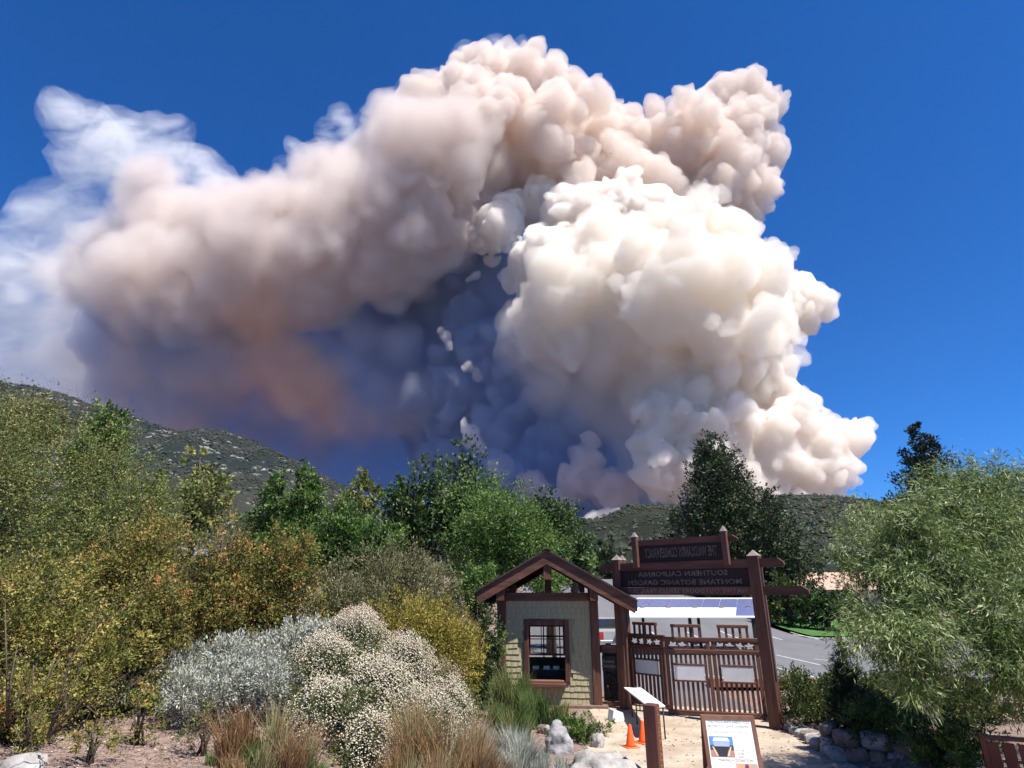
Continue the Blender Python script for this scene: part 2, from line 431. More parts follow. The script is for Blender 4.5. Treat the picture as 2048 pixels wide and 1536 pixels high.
def beam(x0, x1, z0, z1, y0=-.07, y1=.07, par=gw):
    c = (z1 - z0) * .55; zt = z1
    poly = [(x0+c, z0), (x1-c, z0), (x1, z0+c), (x1-.02, z1), (x0+.02, z1), (x0, z0+c)]
    poly = [(x0+.03, z0), (x1-.03, z0), (x1, z0+.05), (x1-.01, z1-.10), (x1-.16, z1), (x0+.16, z1), (x0+.01, z1-.10), (x0, z0+.05)]
    return Shape().prism(poly, y0, y1, 'y').build('beam', WOODH, par)
beam(-.62, GLEN+.78, 3.92, 4.15, -.06, .07)
beam(-.10, GLEN+1.30, 3.20, 3.42, -.075, .055)
def s_of_u(u):
    best = min((abs(1024 + FPX * (GL.x + math.cos(GA)*s) / ((GL.y + math.sin(GA)*s) * CP + (4.3-CZ)*SP) - u), s) for s in np.linspace(-1, 6, 1400))
    return best[1]
s1, s2 = s_of_u(1275), s_of_u(1455)
for s_ in (s1, s2): gpost(s_, -.10, 4.00, 4.93, .17, gw)
beam(s1-.28, s2+.36, 4.66, 4.83, -.055, .055)
MIRROR = Matrix.Rotation(math.pi/2, 4, 'X') @ Matrix.Scale(-1, 4, (1,0,0))
LETT = solid('light_through_letters', (.085, .07, .06), (.19, .165, .145), scale=14, rough=.9, contrast=(.40, .60))  # light seen through cut letters is put into this pale colour
def name_board(lines, x0, x1, z0, z1):
    """a board whose raised pale lettering faces the other way, so it reads mirrored from the garden"""
    b = Shape().box((x0, -.03, z0), (x1, .03, z1)).build('name_board', WOODD, gw)
    h = (z1 - z0) / len(lines)
    for k, (t, wf) in enumerate(lines):
        o = text_mesh('lettering', t, h * .80, LETT, b, extrude=.004, spacing=1.06, bold=.004)
        w = max(v.co.x for v in o.data.vertices) - min(v.co.x for v in o.data.vertices)
        o.data.transform(Matrix.Translation(((x0+x1)/2, -.031, z1 - h * (k + .5))) @ MIRROR @ Matrix.Scale((x1 - x0) * wf / w, 4, (1,0,0)))
name_board([('SOUTHERN CALIFORNIA', .70), ('MONTANE BOTANIC GARDEN', .88)], .14, GLEN-.16, 3.424, 3.918)
name_board([('THE WILDLANDS CONSERVANCY', .86)], s1+.09, s2-.09, 4.152, 4.655)
text_mesh('lettering', 'NATIVE OUTDOORS SENSES TRAIL INN', .175, CAPM, gw, Matrix.Translation((GLEN/2+.05, -.079, 3.31)) @ Matrix.Rotation(math.pi/2, 4, 'X') @ Matrix.Scale(-1, 4, (1,0,0)), spacing=1.22)

# ------------------------------------------------------------------ the gate leaves
def gate_leaf(label, a, b, W, group='gate leaves under the sign'):
    a, b = Vector(a), Vector(b)
    g = thing('garden_gate', label, 'gate', a, math.atan2(b.y-a.y, b.x-a.x), group)
    L = (b - a).length
    for x in (0, L-.10): Shape().box((x, -.035, .02), (x+.10, .035, 2.03), bevel=.008).build('stile', W[0], g)
    for z0, z1, y in ((.03, .15, .045), (1.60, 1.72, .045), (1.93, 2.04, .05)):
        Shape().box((-.05, -y, z0), (L+.05, y, z1), bevel=.012).build('rail', W[1], g)
    n = 8
    for i in range(n):
        x = .10 + (L - .20) * (i + .5) / n
        Shape().box((x-.036, -.02, .10), (x+.036, .02, 1.64)).build('slat', W[0], g)
    x0, x1 = L*.20, L*.80
    Shape().box((x0-.05, -.05, 2.30), (x1+.05, .05, 2.39), bevel=.012).build('crest_rail', W[1], g)
    for i in range(5):
        x = x0 + (x1-x0) * (i+.02) / 4 * .995
        Shape().box((x-.035, -.02, 2.02), (x+.035, .02, 2.32)).build('crest_slat', W[0], g)
    # oak-leaf cut-outs: a board with ragged openings
    cu = bpy.data.curves.new('leaf_panel', 'CURVE'); cu.dimensions = '2D'; cu.fill_mode = 'BOTH'; cu.extrude = .015
    r = cu.splines.new('POLY'); r.points.add(3); r.use_cyclic_u = True
    for p, q in zip(r.points, ((.102, 1.722), (L-.102, 1.722), (L-.102, 1.928), (.102, 1.928))): p.co = (*q, 0, 1)
    rr = random.Random(5)
    for i in range(4):
        cx0, cz0 = .10 + (L-.2)*(i+.5)/4, 1.825
        m = 22; sp = cu.splines.new('POLY'); sp.points.add(m-1); sp.use_cyclic_u = True
        ph = rr.uniform(0, 6)
        for j, p in enumerate(sp.points):
            t = 2*math.pi*j/m; rad = .074 + .020*math.sin(5*t+ph) + rr.uniform(-.01, .01)
            p.co = (cx0 + rad*1.35*math.cos(t), cz0 + rad*1.02*math.sin(t), 0, 1)
        sp = cu.splines.new('POLY'); sp.points.add(2); sp.use_cyclic_u = True
        xs_ = cx0 + (L-.2)/8
        if i < 3:
            for p, q in zip(sp.points, ((xs_-.012, 1.76), (xs_+.018, 1.78), (xs_+.004, 1.85))): p.co = (*q, 0, 1)
        else:
            cu.splines.remove(sp)
    tmp = bpy.data.objects.new('leaf_panel', cu); col.objects.link(tmp)
    dg = bpy.context.evaluated_depsgraph_get(); dg.update()
    me = bpy.data.meshes.new_from_object(tmp.evaluated_get(dg)); bpy.data.objects.remove(tmp)
    me.transform(Matrix.Rotation(math.pi/2, 4, 'X')); me.name = 'leaf_panel'
    link('leaf_panel', me, W[0], g)
    px0, px1 = L*.5-.40, L*.5+.40
    pl = Shape().box((px0, -.058, .92), (px1, -.036, 1.29)).build('sign_plate', PLATE, g)
    for z0 in (.87, 1.293): Shape().box((px0-.07, -.066, z0), (px1+.07, -.022, z0+.05), bevel=.008).build('batten', W[1], g)
    return g
LW = (WOOD, WOODH)
ga, gb = Vector((4.49, 18.65, .0)), Vector((6.96, 17.93, .0)); gm = ga.lerp(gb, .5); dd_ = (gb-ga).normalized()
gate_leaf('brown slatted gate leaf at the middle with pale blank plate', ga, gm - dd_*.02, LW)
gate_leaf('brown slatted gate leaf beside the right gateway post with pale blank plate', gm + dd_*.02, gb, LW)
gate_leaf('shaded slatted gate leaf turned edge-on beside the left gateway post', (3.75, 20.38, 0), (4.66, 19.44, 0), LW)
# narrow side gate with a wagon wheel between kiosk and gateway
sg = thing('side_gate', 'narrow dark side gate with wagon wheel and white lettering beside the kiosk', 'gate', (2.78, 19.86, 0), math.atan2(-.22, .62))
Shape().box((.02, -.06, 1.52), (.62, .06, 1.74), bevel=.015).build('rail', WOODH, sg)
Shape().box((.02, -.05, .05), (.62, .05, .17), bevel=.01).build('rail', WOODH, sg)
for x in (.50, .59): Shape().box((x-.03, -.025, .17), (x+.03, .025, 1.52)).build('slat', WOOD, sg)
Shape().box((.02, -.02, 1.0), (.455, .02, 1.42)).build('sign_board', DARK, sg)
text_mesh('lettering', 'Botanic', .12, CAPM, sg, Matrix.Translation((.235, -.024, 1.27)) @ Matrix.Rotation(math.pi/2, 4, 'X'))
text_mesh('lettering', 'GARDEN', .115, CAPM, sg, Matrix.Translation((.235, -.024, 1.13)) @ Matrix.Rotation(math.pi/2, 4, 'X'))
Shape().box((.02, .05, .175), (.66, .07, 1.515)).build('back_panel', DARK, sg)  # added dark sheet in place of the shade behind the gate
wh = Shape(); R_ = .36
wh.tube([(.14 + R_*math.cos(t)*.95, 0, .56 + R_*math.sin(t)) for t in np.linspace(-1.55, 1.56, 15)], .035, 6)
wheel = wh.build('wheel', WOODD, sg)
for t in (-1.2, -.75, -.3, .15, .6, 1.05):
    Shape().tube([(.14+.05*math.cos(t), 0, .56+.05*math.sin(t)), (.14+(R_-.03)*math.cos(t), 0, .56+(R_-.03)*math.sin(t))], .014, 5).build('spoke', WOODD, wheel)
Shape().lathe([(.02,-.05),(.055,-.05),(.055,.05),(.02,.05)], 10, Matrix.Translation((.14,0,.56)) @ Matrix.Rotation(math.pi/2,4,'X')).build('hub', WOODD, wheel)

# ------------------------------------------------------------------ things on the path
tb = thing('panel_table', 'long low white panel on thin legs between kiosk and gates', 'panel', (3.45, 17.5, 0), 0)
Vp = [(-.10, 1.92, .60), (.40, 1.92, .60), (.20, -1.90, .72), (-.22, -1.90, .72)]
s = Shape(); A = [s.bm.verts.new(p) for p in Vp]; B = [s.bm.verts.new((p[0], p[1], p[2]-.035)) for p in Vp]
s.bm.faces.new(A[::-1]); s.bm.faces.new(B)
for i in range(4): s.bm.faces.new((A[i], A[(i+1)%4], B[(i+1)%4], B[i]))
s.build('panel', WHITE, tb)
for (x, y, zt) in ((-.06, 1.86, .565), (.33, 1.86, .565), (-.10, .8, .60), (.26, .6, .605), (-.16, -.15, .63), (.16, -1.82, .68), (-.18, -1.82, .68)):
    Shape().tube([(x, y, 0), (x, y, zt)], .018, 6).build('leg', STEEL, tb)
wb = Shape().prism([(-.19, 0), (.19, 0), (.15, .20), (-.13, .27)], -.14, .14, 'y').build('white_stone_marker', WHITE)
wb.location = on_z(1232, 1441); wb.rotation_euler = (0, 0, .35); tag(wb, 'white wedge shaped block on the path beside the kiosk plinth', 'marker')
ORANGE = solid('cone_orange', (.75, .10, .018), (.82, .13, .025), scale=3, rough=.5)
def cone(p, label, rz_):
    c = thing('traffic_cone', label, 'traffic cone', p, rz_, 'orange traffic cones on the path')
    Shape().box((-.155, -.155, 0), (.155, .155, .03), bevel=.012).build('base', ORANGE, c)
    Shape().lathe([(.115, .0305), (.105, .06), (.034, .44), (.026, .455)], 20).build('cone', ORANGE, c)
cone(on_z(1262, 1495), 'orange traffic cone standing clear on the path', .3)
cone(on_z(1287, 1486), 'orange traffic cone half hidden by the carved bollard', .55)
# carved bollard
bo = thing('carved_post', 'square brown bollard with gold letters carved down one side', 'bollard', (2.665, 12.55, 0), math.radians(-32))
Shape().box((-.125, -.125, -.05), (.125, .125, 1.235), bevel=.014).build('post', solid('bollard_timber', (.085, .032, .026), (.125, .05, .04), scale=4, rough=.6, bump=.2, stretch=(1,1,.15)), bo)
s_ = text_mesh('lettering', 'CONSERVANCY', .21, solid('carved_gold', (.25, .11, .035), (.34, .17, .06), scale=20, rough=.6), bo, Matrix.Translation((.128, 0, .60)) @ Matrix.Rotation(math.pi/2, 4, 'Z') @ Matrix.Rotation(math.pi/2, 4, 'X') @ Matrix.Rotation(-math.pi/2, 4, 'Z') @ Matrix.Scale(.80, 4, (1,0,0)), extrude=.001)
# A-frame poster board
af = thing('sandwich_board', 'brown framed sandwich board with white donation poster', 'sandwich board', (4.12, 12.62, 0), math.radians(-7))
BH, BW = 1.06, .98
tl = Matrix.Rotation(math.radians(15), 4, 'X')
MF = Matrix.Translation((0, -.30, 0)) @ Matrix.Rotation(math.radians(-15), 4, 'X')
MB_ = Matrix.Translation((0, .30, 0)) @ Matrix.Rotation(math.radians(15), 4, 'X')
FR = solid('board_frame', (.13, .06, .04), (.20, .10, .065), scale=6, rough=.65, stretch=(1,1,.2))
for M_, nm in ((MF, 'front_frame'), (MB_, 'back_frame')):
    s = Shape()
    for a, b in (((-BW/2, -.02, 0), (-BW/2+.07, .02, BH)), ((BW/2-.07, -.02, 0), (BW/2, .02, BH)), ((-BW/2+.07, -.02, BH-.07), (BW/2-.07, .02, BH)), ((-BW/2+.07, -.02, .12), (BW/2-.07, .02, .19))):
        s.box(a, b, M_)
    s.build(nm, FR, af)
Shape().box((-BW/2+.07, .0, .19), (BW/2-.07, .012, BH-.07), MB_).build('back_panel', DARK, af)
poster = Shape().box((-BW/2+.07, -.008, .19), (BW/2-.07, .008, BH-.07), MF).build('poster', solid('poster_paper', (.80,.81,.78), (.84,.84,.82), scale=2, rough=.6), af)
def print_patch(name, poly, c, dy=-.010):
    s = Shape(); vs = [s.bm.verts.new(MF @ Vector((x, dy, z))) for x, z in poly]; s.bm.faces.new(vs)
    s.build(name, solid('print_'+name, c, tuple(q*1.15 for q in c), scale=30, rough=.6), poster)
def print_text(t, x, z, size, c, w=1.0):
    text_mesh('lettering', t, size, solid('ink', c, c, rough=.6), poster, MF @ Matrix.Translation((x, -.0105, z)) @ Matrix.Rotation(math.pi/2, 4, 'X') @ Matrix.Scale(w, 4, (1,0,0)))
GRN, GRY, RED = (.10, .17, .07), (.22, .23, .20), (.22, .10, .08)
print_text('THE WILDLANDS NEEDS YOU', 0, .955, .058, GRN, .98)
print_text('BEFORE YOU LEAVE CONSIDER', -.02, .885, .058, GRY, .92)
print_text('DOING AN EASY TWO STEP GIFT', .0, .79, .052, (.35,.36,.34), .88)
print_patch('sky', [(-.40,.58),(.03,.58),(.03,.72),(-.40,.72)], (.10,.22,.55))
print_patch('hills', [(-.40,.50),(.03,.50),(.03,.58),(-.40,.58)], (.045,.07,.05))
print_patch('ground', [(-.40,.39),(.03,.39),(.03,.50),(-.40,.50)], (.36,.20,.16))
print_patch('roof', [(-.34,.64),(-.03,.64),(-.06,.70),(-.31,.70)], (.72,.78,.88), -.012)
print_patch('screen', [(-.325,.56),(-.045,.56),(-.035,.63),(-.335,.63)], (.30,.38,.55), -.012)
print_patch('body', [(-.26,.40),(-.11,.40),(-.06,.555),(-.31,.555)], (.03,.03,.035), -.012)
print_patch('arm', [(-.30,.42),(-.26,.40),(-.335,.55),(-.36,.56)], (.72,.50,.42), -.013)
print_patch('arm', [(-.11,.40),(-.07,.42),(-.01,.56),(-.035,.55)], (.72,.50,.42), -.013)
print_text('AT THE', .14, .50, .045, GRY); print_text('KIOSK', .14, .45, .045, GRY); print_text('AND', .14, .40, .045, GRY)
print_text('MAKING A DONATION', .03, .345, .062, RED, .95)
print_patch('photo', [(.02,.20),(.40,.20),(.40,.30),(.02,.30)], (.55,.30,.20)); print_patch('figure', [(.16,.20),(.25,.20),(.24,.285),(.19,.29)], (.10,.06,.12), -.012)
print_patch('figure', [(.30,.20),(.38,.20),(.37,.28),(.32,.27)], (.25,.35,.45), -.012)

# ------------------------------------------------------------------ stones
import mathutils.noise as mn
GRAN = solid('pale_granite', (.20, .185, .17), (.42, .40, .37), scale=3.0, rough=.9, bump=.6, detail=10, bscale=25)
GRANG = solid('grey_granite', (.15, .15, .16), (.38, .37, .37), scale=2.2, rough=.9, bump=.6, detail=10, bscale=20, stretch=(1, 1, 3))
TAN = solid('tan_fieldstone', (.13, .10, .08), (.25, .20, .165), scale=4, rough=.9, bump=.5, detail=9)
def rock_mesh(name, sx, sy, sz, seed, sub=3, rough=.28, boxy=0.0):
    bm = bmesh.new(); bmesh.ops.create_icosphere(bm, subdivisions=sub, radius=1)
    o = Vector((seed * 7.3, seed * 3.1, seed * 1.7))
    for v in bm.verts:
        p = v.co.copy()
        if boxy:
            q = Vector([math.copysign(abs(c) ** (1 - boxy), c) for c in p]); p = p.lerp(q.normalized() * 1.25 if False else q, .9)
        k = 1 + rough * mn.fractal(p * 1.1 + o, 1.0, 2.0, 4) + rough * .5 * mn.cell(p * 1.6 + o)
        v.co = Vector((p.x * sx * k, p.y * sy * k, p.z * sz * k))
    for f in bm.faces: f.smooth = sub > 3
    me = bpy.data.meshes.new(name); bm.to_mesh(me); bm.free()
    return me
def boulder(label, p, s, seed, m, group='boulders beside the path', rzv=0):
    o = link('boulder', rock_mesh('boulder', *s, seed, 4), m)
    o.location = (p[0], p[1], Hs(p[0], p[1]) + s[2] * .35 if p[2] is None else p[2]); o.rotation_euler = (0, 0, rzv)
    tag(o, label, 'boulder', group)
b1 = on_z(1118, 1506); boulder('upright grey streaked boulder beside the silver grass', (b1[0], b1[1], .14), (.29, .28, .42), 2, GRANG)
b2 = on_z(1212, 1545); boulder('large pale rounded boulder at the bottom of the photo', (b2[0]-.08, b2[1]-.05, -.10), (.66, .55, .42), 5, GRAN)
b3 = on_z(1196, 1494); boulder('small pale stone at the end of the grass planter', (b3[0], b3[1], .08), (.16, .15, .17), 8, GRAN)
boulder('low white boulder in the bottom left corner', (-6.25, 8.75, .98), (.48, .4, .26), 9, GRAN)
boulder('small pale stone lying on the brown mulch', (-3.75, 8.75, 1.0), (.15, .12, .09), 12, GRAN)
boulder('flat tan boulder at the foot of the stone wall', (7.78, 13.15, .12), (.36, .3, .22), 14, GRAN)
def stone_wall(label, rows, name='stone_wall'):
    w = thing(name, label, 'wall', (rows[0][0], rows[0][1], 0))
    for i, (x, y, z, sx, sy, sz, r, m) in enumerate(rows):
        o = link('stone', rock_mesh('stone', sx, sy, sz, 20 + i * 1.37, 2, .10, .42), m, w)
        o.location = (x - rows[0][0], y - rows[0][1], z); o.rotation_euler = (rs.uniform(-.06,.06), rs.uniform(-.06,.06), r)
    return w
rows = []
rb = random.Random(21)
for i in range(9):          # low edging stones running back to the gateway post
    t = i / 8; x = 7.06 - .28 * math.sin(t * 1.6) * t; y = 16.6 - 2.7 * t
    rows.append((x, y, .04 + .05 * t, .15, .26, .13 + .05 * t + rb.uniform(-.02,.03), 1.6 + rb.uniform(-.3,.3), GRAN if i % 3 else TAN))
stone_wall('low pale stone edging curving from the right gateway post', rows, 'stone_edging')
rows = []
wa, wb_ = Vector((6.86, 13.95, 0)), Vector((7.75, 13.05, 0))
wd = (wb_ - wa).normalized(); wang = math.atan2(wd.y, wd.x); Lw = (wb_ - wa).length + .5
for c in range(2):
    x = -.02 - (c % 2) * .1
    while x < Lw:
        w = rb.uniform(.30, .56); h = .32
        p = wa + wd * (x + w/2)
        rows.append((p.x, p.y, .13 + c * .28 + rb.uniform(-.02,.02), w/2*1.0, .17, h*.54, wang + rb.uniform(-.06,.06), TAN if rb.random() < .7 else GRANG))
        x += w
p0 = wa
for c in range(3): rows.append((p0.x - .02, p0.y + .36, .08 + c*.2, .17, .24, .115, wang + rb.uniform(-.1,.1), GRAN if c == 1 else TAN))
stone_wall('tan fieldstone garden wall at the right of the path', rows)
rim = []
for i in range(9):
    a = Vector((.75, 16.3)).lerp(Vector((2.05, 15.9)), i/8); rim.append((a.x, a.y, .08, .12, .13, .12, rb.uniform(0, 3), GRAN if i % 2 else TAN))
stone_wall('row of small pale rim stones in front of the kiosk planting', rim, 'planter_rim')

# ------------------------------------------------------------------ slatted bin and barrel at the right edge
bn = thing('slatted_bin', 'red brown slatted wooden bin enclosure at the right edge', 'bin', (8.42, 11.15, .24), math.radians(-25))
REDW = solid('red_cedar', (.13, .04, .025), (.20, .065, .04), scale=6, rough=.6, bump=.2, stretch=(1,1,.15))
for i in range(4): Shape().box((-.42 + i*.22, -.02, -.2), (-.42 + i*.22 + .17, .02, .62), bevel=.006).build('slat', REDW, bn)
for x in (-.50, .46): Shape().box((x, -.05, -.3), (x+.08, .05, .74), bevel=.008).build('post', REDW, bn)
Shape().box((-.50, -.055, .66), (.54, .055, .72), bevel=.006).build('rail', WOODH, bn)
bar = thing('barrel', 'pale blue grey plastic barrel beside the slatted bin', 'barrel', (9.05, 11.05, .26), 0)
Shape().lathe([(.24,-.3),(.29,-.1),(.30,.2),(.28,.42),(.24,.5)], 20).build('body', solid('barrel_plastic', (.36,.42,.46), (.44,.50,.53), rough=.5), bar)
Shape().lathe([(.26,.502),(.27,.53),(.20,.57),(.05,.585)], 20).build('lid', solid('barrel_lid', (.55,.60,.62), (.6,.64,.66), rough=.5), bar)
# brown timber kerb behind the hedge
tk = Shape().box((0, -.09, 0), (5.2, .09, .30), bevel=.02).build('timber_border', solid('border_timber', (.22,.10,.075), (.30,.15,.11), scale=4, rough=.8, stretch=(.1,1,1)))
tk.location = (7.3, 23.95, 0); tk.rotation_euler = (0, 0, -.03); tag(tk, 'low red brown timber border between hedge and parking lot', 'border')

# ------------------------------------------------------------------ carport, vehicles, far buildings
cp = thing('metal_carport', 'low white metal carport roof with its shade added as blue slabs', 'carport', (10.6, 38.3, 0), 0)
ROOFSHADE, _n, _l, _b = new_mat('roof_shade_blue')  # shade on the pale roof is put into this blue
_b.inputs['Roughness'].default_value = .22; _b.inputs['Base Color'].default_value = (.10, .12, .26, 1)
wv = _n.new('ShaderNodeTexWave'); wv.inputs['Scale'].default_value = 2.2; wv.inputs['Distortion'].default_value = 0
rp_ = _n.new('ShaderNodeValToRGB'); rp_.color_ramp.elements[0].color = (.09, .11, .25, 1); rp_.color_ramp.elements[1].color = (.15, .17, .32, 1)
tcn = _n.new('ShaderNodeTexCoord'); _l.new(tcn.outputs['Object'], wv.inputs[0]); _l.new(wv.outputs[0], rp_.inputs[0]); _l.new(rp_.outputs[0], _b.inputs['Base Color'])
ea, rd = 1.98, 2.96           # eave and ridge heights
y0, y1 = -2.9, 2.9
def rp3(x, t, dz=0): return (x + 2.1 * t, y0 + (y1 - y0) * t, ea + (rd - ea) * t + dz)
def slab(name, xa, xb, ta, tb_, d0, d1, m, par):
    s = Shape(); A = [s.bm.verts.new(rp3(x, t, d1)) for x, t in ((xa,ta),(xb,ta),(xb,tb_),(xa,tb_))]; B = [s.bm.verts.new(rp3(x, t, d0)) for x, t in ((xa,ta),(xb,ta),(xb,tb_),(xa,tb_))]
    s.bm.faces.new(A); s.bm.faces.new(B[::-1])
    for i in range(4): s.bm.faces.new((A[(i+1)%4], A[i], B[i], B[(i+1)%4]))
    return s.build(name, m, par)
ROOFW = solid('white_metal_roof', (.80,.82,.85), (.84,.85,.87), scale=1.0, rough=.4, stretch=(8,.2,1))
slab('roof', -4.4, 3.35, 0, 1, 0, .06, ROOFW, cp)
slab('shade_slab', 2.18, 3.30, .04, .42, .062, .10, ROOFSHADE, cp)
for i in range(7): slab('shade_slab', -4.3 + i*1.085, -4.3 + i*1.085 + 1.06, .44, .90, .062, .10, ROOFSHADE, cp)  # blue slabs added where the pale roof is only shaded
for i in range(5): Shape().box((-2.6+i*1.6-.12, y0+2.45, ea+.50), (-2.6+i*1.6+.12, y0+2.55, ea+.60)).build('bracket', CAPM, cp)
for x in (-4.1, -.5, 3.1):
    for y in (y0+.6, y1-.3): Shape().box((x-.08, y-.08, 0), (x+.08, y+.08, ea + (rd-ea)*(y-y0)/(y1-y0) - .02), Matrix.Translation((2.1*(y-y0)/(y1-y0), 0, 0))).build('post', DARK, cp)
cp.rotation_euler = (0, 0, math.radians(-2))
CHROME = solid('bumper_chrome', (.5,.5,.5), (.6,.6,.6), rough=.25, metallic=.9)
RUB = solid('tyre_rubber', (.02,.02,.02), (.03,.03,.03), rough=.8)
CGL = solid('car_glass', (.02,.025,.03), (.03,.035,.04), rough=.08, spec=.8)
TAIL = solid('tail_lamp', (.35,.02,.02), (.45,.03,.03), rough=.3)
def wheels(par, xs, hw, r):
    for x in xs:
        for sgn in (-1, 1):
            M_ = Matrix.Translation((x, sgn*hw, r)) @ Matrix.Rotation(math.pi/2, 4, 'X')
            w = Shape().lathe([(r*.6,-.11),(r*.96,-.11),(r,-.06),(r,.06),(r*.96,.11),(r*.6,.11)], 16, M_).build('wheel', RUB, par)
            Shape().lathe([(r*.2,-.115),(r*.58,-.115),(r*.58,.115),(r*.2,.115)], 12, M_).build('rim', CHROME, w)
def pickup(p, rz_, label, paint):
    t = thing('pickup_truck', label, 'pickup truck', p, rz_)
    body = [(-2.75,.55),(2.75,.55),(2.8,.85),(2.7,1.08),(1.45,1.18),(-2.75,1.15)]
    Shape().prism(body, -.95, .95, 'y').build('body', paint, t)
    Shape().prism([(-.55,1.16),(1.45,1.18),(.75,1.82),(-.40,1.84)], -.84, .84, 'y').build('cab', paint, t)
    for sgn in (-1, 1):
        Shape().prism([(-.36,1.24),(.30,1.24),(.30,1.74),(-.28,1.74)], .842*sgn, .85*sgn, 'y').build('side_window', CGL, t)
        Shape().prism([(.38,1.24),(1.20,1.24),(.70,1.74),(.38,1.74)], .842*sgn, .85*sgn, 'y').build('side_window', CGL, t)
        Shape().box((-2.79, .80*sgn-.13, .74), (-2.74, .80*sgn+.13, 1.12)).build('tail_lamp', TAIL, t)
    Shape().prism([(-.57,1.25),(-.53,1.25),(-.42,1.76),(-.46,1.76)], -.74, .74, 'y').build('rear_window', CGL, t)
    Shape().box((-2.90, -.92, .50), (-2.76, .92, .68), bevel=.03).build('bumper', CHROME, t)
    wheels(t, (-1.75, 1.75), .84, .39)
    return t
pickup((5.75, 40.2, Hs(5.75, 40.2) + .006), math.radians(97), 'silver grey pickup truck parked behind the gateway post', solid('silver_paint', (.42,.41,.40), (.48,.47,.46), rough=.3, metallic=.3))
def car(p, rz_, label, paint):
    t = thing('parked_car', label, 'car', p, rz_, 'cars parked at the far side of the lot')
    Shape().prism([(-2.2,.35),(2.2,.35),(2.25,.65),(1.9,.85),(.95,.95),(-2.2,.98),(-2.25,.6)], -.88, .88, 'y').build('body', paint, t)
    Shape().prism([(-1.9,.97),(1.0,.95),(.35,1.42),(-1.4,1.46)], -.74, .74, 'y').build('cabin', CGL, t)
    Shape().prism([(-1.38,1.465),(.34,1.425),(.30,1.47),(-1.35,1.50)], -.72, .72, 'y').build('roof', paint, t)
    wheels(t, (-1.4, 1.4), .80, .32)
for u, v, lab, c, a in ((1352, 1187, 'white car at the far side of the lot under the sign', (.7,.72,.72), .5), (1392, 1188, 'dark red car beside the white one under the sign', (.22,.03,.03), .7), (1420, 1188, 'small black car beside the dark red one', (.03,.03,.035), .6), (1122, 1172, 'silver car far off seen through the kiosk gable', (.45,.46,.47), .2)):
    Y = 84; p = at(u, v, Y); car((p.x, Y, Hs(p.x, Y) + .006), a, lab, solid('car_paint', c, c, rough=.3))
hb = thing('far_house', 'pinkish tan house roof far behind the lawn', 'house', (46, 92, 0), -.15)
Shape().box((-9, -5, 0), (9, 5, 3.9)).build('wall', solid('stucco', (.42,.33,.27), (.5,.4,.33), scale=1, rough=.9), hb)
Shape().prism([(-5.8, 3.9), (5.8, 3.9), (0, 6.4)], -9.6, 9.6, 'x').build('roof', solid('tan_roof', (.40,.26,.19), (.5,.33,.25), scale=2, rough=.9), hb)
# ------------------------------------------------------------------ hills
def hill_mat(name, shrub, grass, rock, rscale, rock_amt):
    m, n, l, b = new_mat(name)
    b.inputs['Roughness'].default_value = .95; b.inputs['Specular IOR Level'].default_value = .1
    tc = n.new('ShaderNodeTexCoord')
    def noise(sc, det, rough=.6):
        z = n.new('ShaderNodeTexNoise'); z.inputs['Scale'].default_value = sc; z.inputs['Detail'].default_value = det; z.inputs['Roughness'].default_value = rough
        l.new(tc.outputs['Object'], z.inputs['Vector']); return z
    def ramp(src, p0, p1):
        r = n.new('ShaderNodeMapRange'); r.inputs['From Min'].default_value = p0; r.inputs['From Max'].default_value = p1; l.new(src.outputs[0], r.inputs[0]); return r
    def mix(f, a, c):
        x = n.new('ShaderNodeMix'); x.data_type = 'RGBA'; l.new(f.outputs[0], x.inputs[0])
        for i, q in ((6, a), (7, c)):
            if isinstance(q, tuple): x.inputs[i].default_value = (*q, 1)
            else: l.new(q, x.inputs[i])
        return x.outputs[2]
    base = mix(ramp(noise(rscale * .25, 6), .42, .60), shrub, grass)
    base = mix(ramp(noise(rscale * 2.2, 8, .7), .62 - rock_amt, .70 - rock_amt), base, rock)
    l.new(base, b.inputs['Base Color'])
    return m
hill_records = {}
